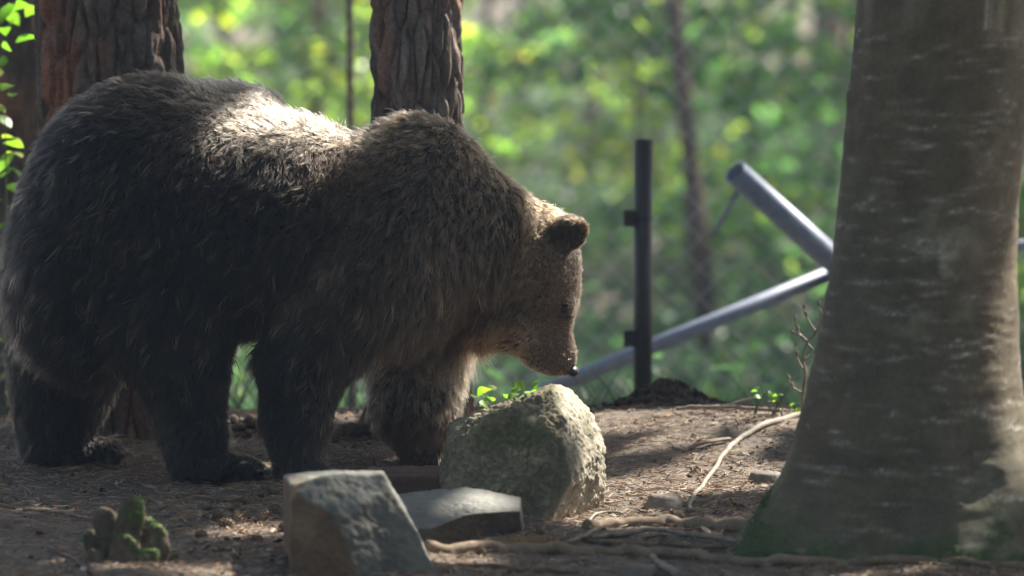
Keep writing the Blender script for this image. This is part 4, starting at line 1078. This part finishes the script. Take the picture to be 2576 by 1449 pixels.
# fur -----------------------------------------------------------------
rf = np.random.default_rng(99)
tri = np.vstack([BF[:, [0, 1, 2]], BF[:, [0, 2, 3]]])
A_, B_, C_ = BV[tri[:, 0]], BV[tri[:, 1]], BV[tri[:, 2]]
area = .5*np.linalg.norm(np.cross(B_-A_, C_-A_), axis=1)
cen = (A_+B_+C_)/3; tn = nrm(BN[tri].mean(1))
uu, vv = proj(cen)
headm = smooth(1290, 1370, uu)*smooth(500, 580, vv)
dens = np.where(tn[:, 1] < .35, 1., .35)*(1+2.6*headm)
dens[cen[:, 2] < -.02] = 0
def sample(n):
    pr_ = dens*area; cs = np.cumsum(pr_); k = np.searchsorted(cs, rf.random(n)*cs[-1]); k = np.minimum(k, len(tri)-1)
    a, b_ = rf.random(n), rf.random(n); s_ = a+b_ > 1; a[s_] = 1-a[s_]; b_[s_] = 1-b_[s_]
    t_ = tri[k]; w = np.stack([1-a-b_, a, b_], -1)
    return (BV[t_]*w[..., None]).sum(1), nrm((BN[t_]*w[..., None]).sum(1))
NG, NC = 62000, 6
NOSE = at(1450, 935, .06)
def field(p, n):
    """comb direction, length, lift, root colour, tip colour"""
    u, v = proj(p); k = len(p)
    hm = smooth(1265, 1430, u + .25*(v-600))*smooth(520, 600, v)
    hm = np.clip(np.maximum(hm, smooth(800, 860, v)*smooth(1200, 1260, u)), 0, 1)
    leg = smooth(880, 960, v)*(1-hm)
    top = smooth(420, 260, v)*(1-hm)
    neck = smooth(960, 1120, u)*(1-hm)*(1-leg)
    rump = smooth(300, 60, u)*(1-leg)
    d = np.zeros((k, 3)); d += np.array([-.55, 0, -.8])*(1-.0*leg[:, None])
    d = d*(1-top[:, None]) + top[:, None]*np.array([-1., 0, -.1])
    d = d*(1-neck[:, None]) + neck[:, None]*np.array([-.45, 0, -.9])
    d = d*(1-leg[:, None]) + leg[:, None]*np.array([-.25, 0, -1.])
    d = d*(1-rump[:, None]) + rump[:, None]*np.array([-.75, 0, -.65])
    hd = nrm(p-NOSE)*np.array([1, .6, 1.]) + np.array([-.35, 0, -.35])*smooth(1380, 1300, u)[:, None]
    d = d*(1-hm[:, None]) + hm[:, None]*hd
    w = np.stack([fbm(p*5, 3, 201), fbm(p*5+4, 3, 203), fbm(p*5+8, 3, 205)], -1)
    d = d + .55*w*(1-.6*hm[:, None])
    d = d - (d*n).sum(-1, keepdims=True)*n; d = nrm(d)
    Ln = .031 + .015*smooth(450, 750, v)*(1-leg) + .005*rump - .006*neck*smooth(700, 400, v)
    Ln = Ln*(1-leg) + leg*.028
    Ln = Ln*(1-.45*smooth(1080, 1170, v))
    face = np.clip(smooth(1330, 1400, u)*smooth(560, 640, v), 0, 1)
    Ln = Ln*(1-hm) + hm*(.017-.008*face)
    muz = smooth(800, 860, v)*smooth(1290, 1360, u)
    Ln = Ln*(1-muz)+muz*.009
    ear = np.exp(-(((u-1425)/55)**2+((v-590)/50)**2)**2)*(np.abs(np.abs(p[:, 1]-.02)-.1) < .05)
    Ln = Ln*(1-ear)+ear*.012
    beard = np.exp(-(((u-1240)/75)**2+((v-850)/40)**2))
    Ln = Ln*(1-.15*neck*smooth(560, 480, v)) + .008*beard
    Ln = Ln*(1+.22*fbm(p*9, 3, 211))
    lift = .42 - .12*leg + .1*top - .18*hm
    dark = np.array([.018, .014, .011]); mid = np.array([.060, .043, .030])
    # colour zones
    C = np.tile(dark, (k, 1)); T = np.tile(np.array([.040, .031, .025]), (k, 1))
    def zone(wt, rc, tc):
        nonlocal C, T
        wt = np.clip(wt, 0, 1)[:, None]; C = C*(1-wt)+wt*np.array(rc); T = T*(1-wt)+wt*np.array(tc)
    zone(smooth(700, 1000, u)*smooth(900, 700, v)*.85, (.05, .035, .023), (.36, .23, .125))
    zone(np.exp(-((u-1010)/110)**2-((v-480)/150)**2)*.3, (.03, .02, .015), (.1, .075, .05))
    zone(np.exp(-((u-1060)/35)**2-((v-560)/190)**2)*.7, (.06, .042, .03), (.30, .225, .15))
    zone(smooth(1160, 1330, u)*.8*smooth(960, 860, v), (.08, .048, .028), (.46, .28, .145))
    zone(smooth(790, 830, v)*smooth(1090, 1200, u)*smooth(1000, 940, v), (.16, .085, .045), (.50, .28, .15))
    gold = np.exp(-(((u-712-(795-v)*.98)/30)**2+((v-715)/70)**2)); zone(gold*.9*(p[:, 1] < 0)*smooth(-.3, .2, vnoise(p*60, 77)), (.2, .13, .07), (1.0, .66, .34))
    zone(smooth(1375, 1425, u)*smooth(600, 660, v), (.40, .26, .17), (.90, .64, .43))
    zone(smooth(1350, 1400, u)*smooth(700, 740, v)*smooth(850, 800, v)*.6, (.12, .08, .058), (.38, .27, .19))
    zone(muz, (.40, .25, .16), (.85, .56, .37))
    zone(np.exp(-((u-1424)/25)**2-((v-797)/17)**2)*1.2*(p[:, 1] < .03), (.012, .01, .008), (.03, .022, .018))
    zone(np.exp(-((v-908-(u-1380)*.45)/6)**2)*smooth(1355, 1380, u)*smooth(1440, 1432, u)*1.0, (.03, .02, .015), (.06, .04, .03))
    zone(ear*.95, (.07, .042, .028), (.26, .17, .11))
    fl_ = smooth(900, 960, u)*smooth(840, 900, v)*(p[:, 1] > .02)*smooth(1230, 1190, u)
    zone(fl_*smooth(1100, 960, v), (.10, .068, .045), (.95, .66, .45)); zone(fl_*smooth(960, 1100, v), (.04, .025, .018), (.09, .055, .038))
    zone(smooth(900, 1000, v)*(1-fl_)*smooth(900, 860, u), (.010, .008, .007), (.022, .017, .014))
    zone(np.exp(-((u-300)/60)**2-((v-985)/60)**2)*(p[:, 1] > .0), (.07, .05, .035), (.3, .22, .15))  # lit patch on the far inner thigh painted into the fur
    zone(rump*.85, (.013, .010, .008), (.030, .021, .015))  # rump fur darkened to hold down sky light from behind
    # flank is blackish with sparse light clumps
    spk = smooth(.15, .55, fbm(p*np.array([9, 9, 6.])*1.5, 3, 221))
    zone(smooth(560, 420, u)*smooth(250, 330, v)*.9, (.014, .011, .009), (.026, .021, .018))  # rear of the coat darkened in place of shade from above
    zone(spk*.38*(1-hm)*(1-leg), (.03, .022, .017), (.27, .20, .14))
    zone(smooth(400, 300, v)*smooth(430, 560, u)*smooth(1000, 900, u)*(1-hm), (.12, .095, .07), (.62, .50, .38))  # back fur paled to paint in the sun patch
    return d, Ln, lift, C, T, hm, leg
gp_, gn_ = sample(NG)
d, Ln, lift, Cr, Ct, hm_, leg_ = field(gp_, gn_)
def rep(x): return np.repeat(x, NC, 0)
n = NG*NC
G, Gn, D_, LL, LF_ = rep(gp_), rep(gn_), rep(d), rep(Ln*(.75+.5*rf.random(NG))), rep(lift)
hmr = rep(hm_)
guard = (rf.random(NG) < .10*(1-.8*hm_)*(.35+.65*smooth(-.2, .3, fbm(gp_*7, 3, 231)))*(1-.8*smooth(330, 120, proj(gp_)[0])))
gR = rep(guard)
Ct = np.where(guard[:, None], Ct*.35+.65*np.array([.66, .45, .27])*(.5+.8*rf.random((NG, 1)))*(1-.45*leg_[:, None]), Ct)
side = np.cross(Gn, D_)
spread = .0058*(1-.5*hmr)
a = rf.normal(size=n)*spread; b2 = rf.normal(size=n)*spread
rootp = G + side*a[:, None] + D_*b2[:, None] - Gn*.003
KP = 6; t = np.linspace(0, 1, KP)
gd = D_ + rep(.28*rf.normal(size=(NG, 3)))                      # direction shared by the clump
hd = gd + .16*rf.normal(size=(n, 3))
LL = LL*(.7+.5*rf.random(n))*np.where(gR, 1.22, 1.); LF_ = LF_*np.where(gR, 1.2, 1.)
hl = LF_*(.8+.4*rf.random(n))
curl = rep(rf.normal(size=NG)*.25)
pts = rootp[:, None] + LL[:, None, None]*( Gn[:, None]*(hl[:, None]*(t-.45*t*t)*1.5)[..., None] + hd[:, None]*(t**1.25*.9)[None, :, None] + np.array([0, 0, -1.])*(.22*t*t)[None, :, None] + side[:, None]*(curl[:, None]*t*t)[..., None] )
# pull tips towards the clump axis
clump = (.85*t**1.2)[None, :, None]*(1-.35*hmr)[:, None, None]*(rf.random((n, 1, 1))**.35)
pts = pts - (side*a[:, None]+D_*(b2*.5)[:, None])[:, None]*clump
# wider locks: tips of neighbouring clumps lean together
def cellpt(p, seed):
    i0 = np.floor(p).astype(np.int64); best = np.full(len(p), 9.); out = p.copy()
    for dx in (-1, 0, 1):
        for dy in (-1, 0, 1):
            for dz in (-1, 0, 1):
                c = [i0[:, 0]+dx, i0[:, 1]+dy, i0[:, 2]+dz]; q = np.stack([c[k] + _h(c[0], c[1], c[2], seed+11*k+1) for k in range(3)], -1)
                dd = np.linalg.norm(q-p, axis=1); w = dd < best; best = np.where(w, dd, best); out[w] = q[w]
    return out
sc_ = np.array([46., 46., 34.])
pull = cellpt(gp_*sc_, 31)/sc_ - gp_; pull = pull-(pull*gn_).sum(1, keepdims=True)*gn_
lock = (.75*(1-hm_)*(.35+.65*smooth(380, 620, proj(gp_)[1])))[:, None]
pts = pts + rep(pull*lock)[:, None]*(t**1.4)[None, :, None]
# keep above the ground
gzp = gz(pts[..., 0], pts[..., 1]) + .002
rad = .00072*(1+.2*hmr)[:, None]*np.array([1, 1, .95, .8, .55, .15])[None]
rad = rad*(.8+.5*rf.random((n, 1)))*np.where(gR, 1.5, 1.)[:, None]
tintv = np.where(rf.random((NG, 1)) < .22, 1.3+1.1*rf.random((NG, 1)), .35+.6*rf.random((NG, 1))); tintv = tintv*(1-.75*hm_[:, None])+.75*hm_[:, None]; tintv = rep(tintv)*(.8+.4*rf.random((n, 1)))
fg_ = (1+.5*hmr)[:, None]
cu = bpy.data.hair_curves.new('fur'); cu.add_curves([KP]*n)
cu.points.foreach_set('position', np.ascontiguousarray(pts-ctr, np.float32).ravel())
ra = cu.attributes.get('radius') or cu.attributes.new('radius', 'FLOAT', 'POINT'); ra.data.foreach_set('value', rad.astype(np.float32).ravel())
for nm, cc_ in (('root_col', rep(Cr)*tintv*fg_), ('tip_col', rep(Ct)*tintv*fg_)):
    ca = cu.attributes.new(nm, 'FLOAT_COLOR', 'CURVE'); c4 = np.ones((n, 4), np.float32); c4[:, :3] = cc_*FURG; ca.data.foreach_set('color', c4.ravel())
m, N, L, b = mat('bear_fur'); N.remove(b)
hb = N.new('ShaderNodeBsdfHairPrincipled'); hb.model = 'CHIANG'; hb.parametrization = 'COLOR'
hi_ = N.new('ShaderNodeHairInfo'); rp = ramp(N, L, hi_.outputs['Intercept'], [(.25, 0.), (.85, 1.)])
L.new(mix(N, L, rp.outputs[0], attr(N, 'root_col').outputs[0], attr(N, 'tip_col').outputs[0]), hb.inputs['Color'])
hb.inputs['Roughness'].default_value = .38; hb.inputs['Radial Roughness'].default_value = .5; hb.inputs['Coat'].default_value = .0; hb.inputs['IOR'].default_value = 1.42
L.new(hb.outputs[0], N['Material Output'].inputs[0]); cu.materials.append(m)
fur = bpy.data.objects.new('fur', cu); COL.objects.link(fur); fur.parent = bear; fur['kind'] = 'stuff'
print('HAIRS', n, 'bear verts', len(BV))

# nose, eyes, claws
def blob(name, p, rad3, mtl, sub=3, rot=0., parent=bear, noise=0):
    bm = bmesh.new(); bmesh.ops.create_icosphere(bm, subdivisions=sub, radius=1); D = np.array([v_.co[:] for v_ in bm.verts]); Fc = np.array([[v_.index for v_ in f.verts] for f in bm.faces]); bm.free()
    V = D*np.array(rad3)
    if noise: V = V*(1+noise*fbm(D*3, 2, 5))[:, None]
    ca, sa = math.cos(rot), math.sin(rot); V = np.stack([V[:, 0]*ca-V[:, 2]*sa, V[:, 1], V[:, 0]*sa+V[:, 2]*ca], -1)
    o = link(name, make_mesh(name, V, Fc), mtl, parent); o.location = p-ctr; return o
m, N, L, b = mat('nose_skin'); b.inputs['Base Color'].default_value = (.012, .010, .010, 1); b.inputs['Roughness'].default_value = .35
t_ = tex_noise(N, L, 220, 3); bump(N, L, t_.outputs[0], .5, .001, b); M_NOSE = m
m, N, L, b = mat('eye_dark'); b.inputs['Base Color'].default_value = (.012, .007, .004, 1); b.inputs['Roughness'].default_value = .08; M_EYE = m
m, N, L, b = mat('claw_horn'); b.inputs['Base Color'].default_value = (.10, .08, .06, 1); b.inputs['Roughness'].default_value = .4; M_CLAW = m
nose = blob('nose', at(1440, 933, .06), (.021, .028, .018), M_NOSE, rot=-.5)
for s_ in (-1, 1): blob('nostril', at(1449, 938, .06+s_*.014)-at(1440, 933, .06)+ctr, (.004, .005, .004), M_EYE, 2, parent=nose)
def project_on(p, dirv):
    p = np.array(p, float)
    for _ in range(60):
        s_ = float(bear_sdf(p[None])[0])
        if s_ < .0005: break
        p = p+np.array(dirv)*s_*.8
    return p
for (u, v, y0, dv, lab) in ((1424, 797, -.3, (0, 1, 0), 0), (1424, 797, .4, (0, -1, 0), 0)):
    pe = project_on(at(u, v, y0), dv)
    e = blob('eye', pe-np.array(dv)*.003, (.0125, .010, .0105), M_EYE)
    lid = blob('eyelid', pe+np.array([0, 0, .011])+np.array(dv)*.0035-pe+ctr-np.array(dv)*.002+0*pe, (.013, .008, .0055), M_SKIN, parent=e)
V, F = tube(spline([(0, 0, 0), (.018, 0, .003), (.034, 0, -.012)], 8), np.linspace(.0055, .0008, 8), 8, 0); CL = make_mesh('claw', V, F); CL.materials.append(M_CLAW)
for (cu_, cv, cy_) in ((655, 1180, -.19), (820, 1195, -.21), (304, 1137, .18), (1140, 1150, .17)):
    for k in range(5):
        o = link('claw', CL, None, bear); p = at(cu_-16-abs(k-2)*8+22, cv+6, cy_+(k-2)*.030); o.location = p-ctr
# ------------------------------------------------------------------ thin air
V, F = boxv(np.array([0, 100., 6.]), 170, 165, 9.5)
m = bpy.data.materials.new('haze'); m.use_nodes = True; N = m.node_tree.nodes; L = m.node_tree.links; N.clear()
out = N.new('ShaderNodeOutputMaterial'); vo = N.new('ShaderNodeVolumePrincipled'); vo.inputs['Color'].default_value = (.72, .86, 1, 1); vo.inputs['Density'].default_value = .0027
L.new(vo.outputs[0], out.inputs['Volume'])
tag(link('haze', make_mesh('haze', V, F, False), m), 'thin bluish haze hanging in the forest air', 'haze', kind='stuff')
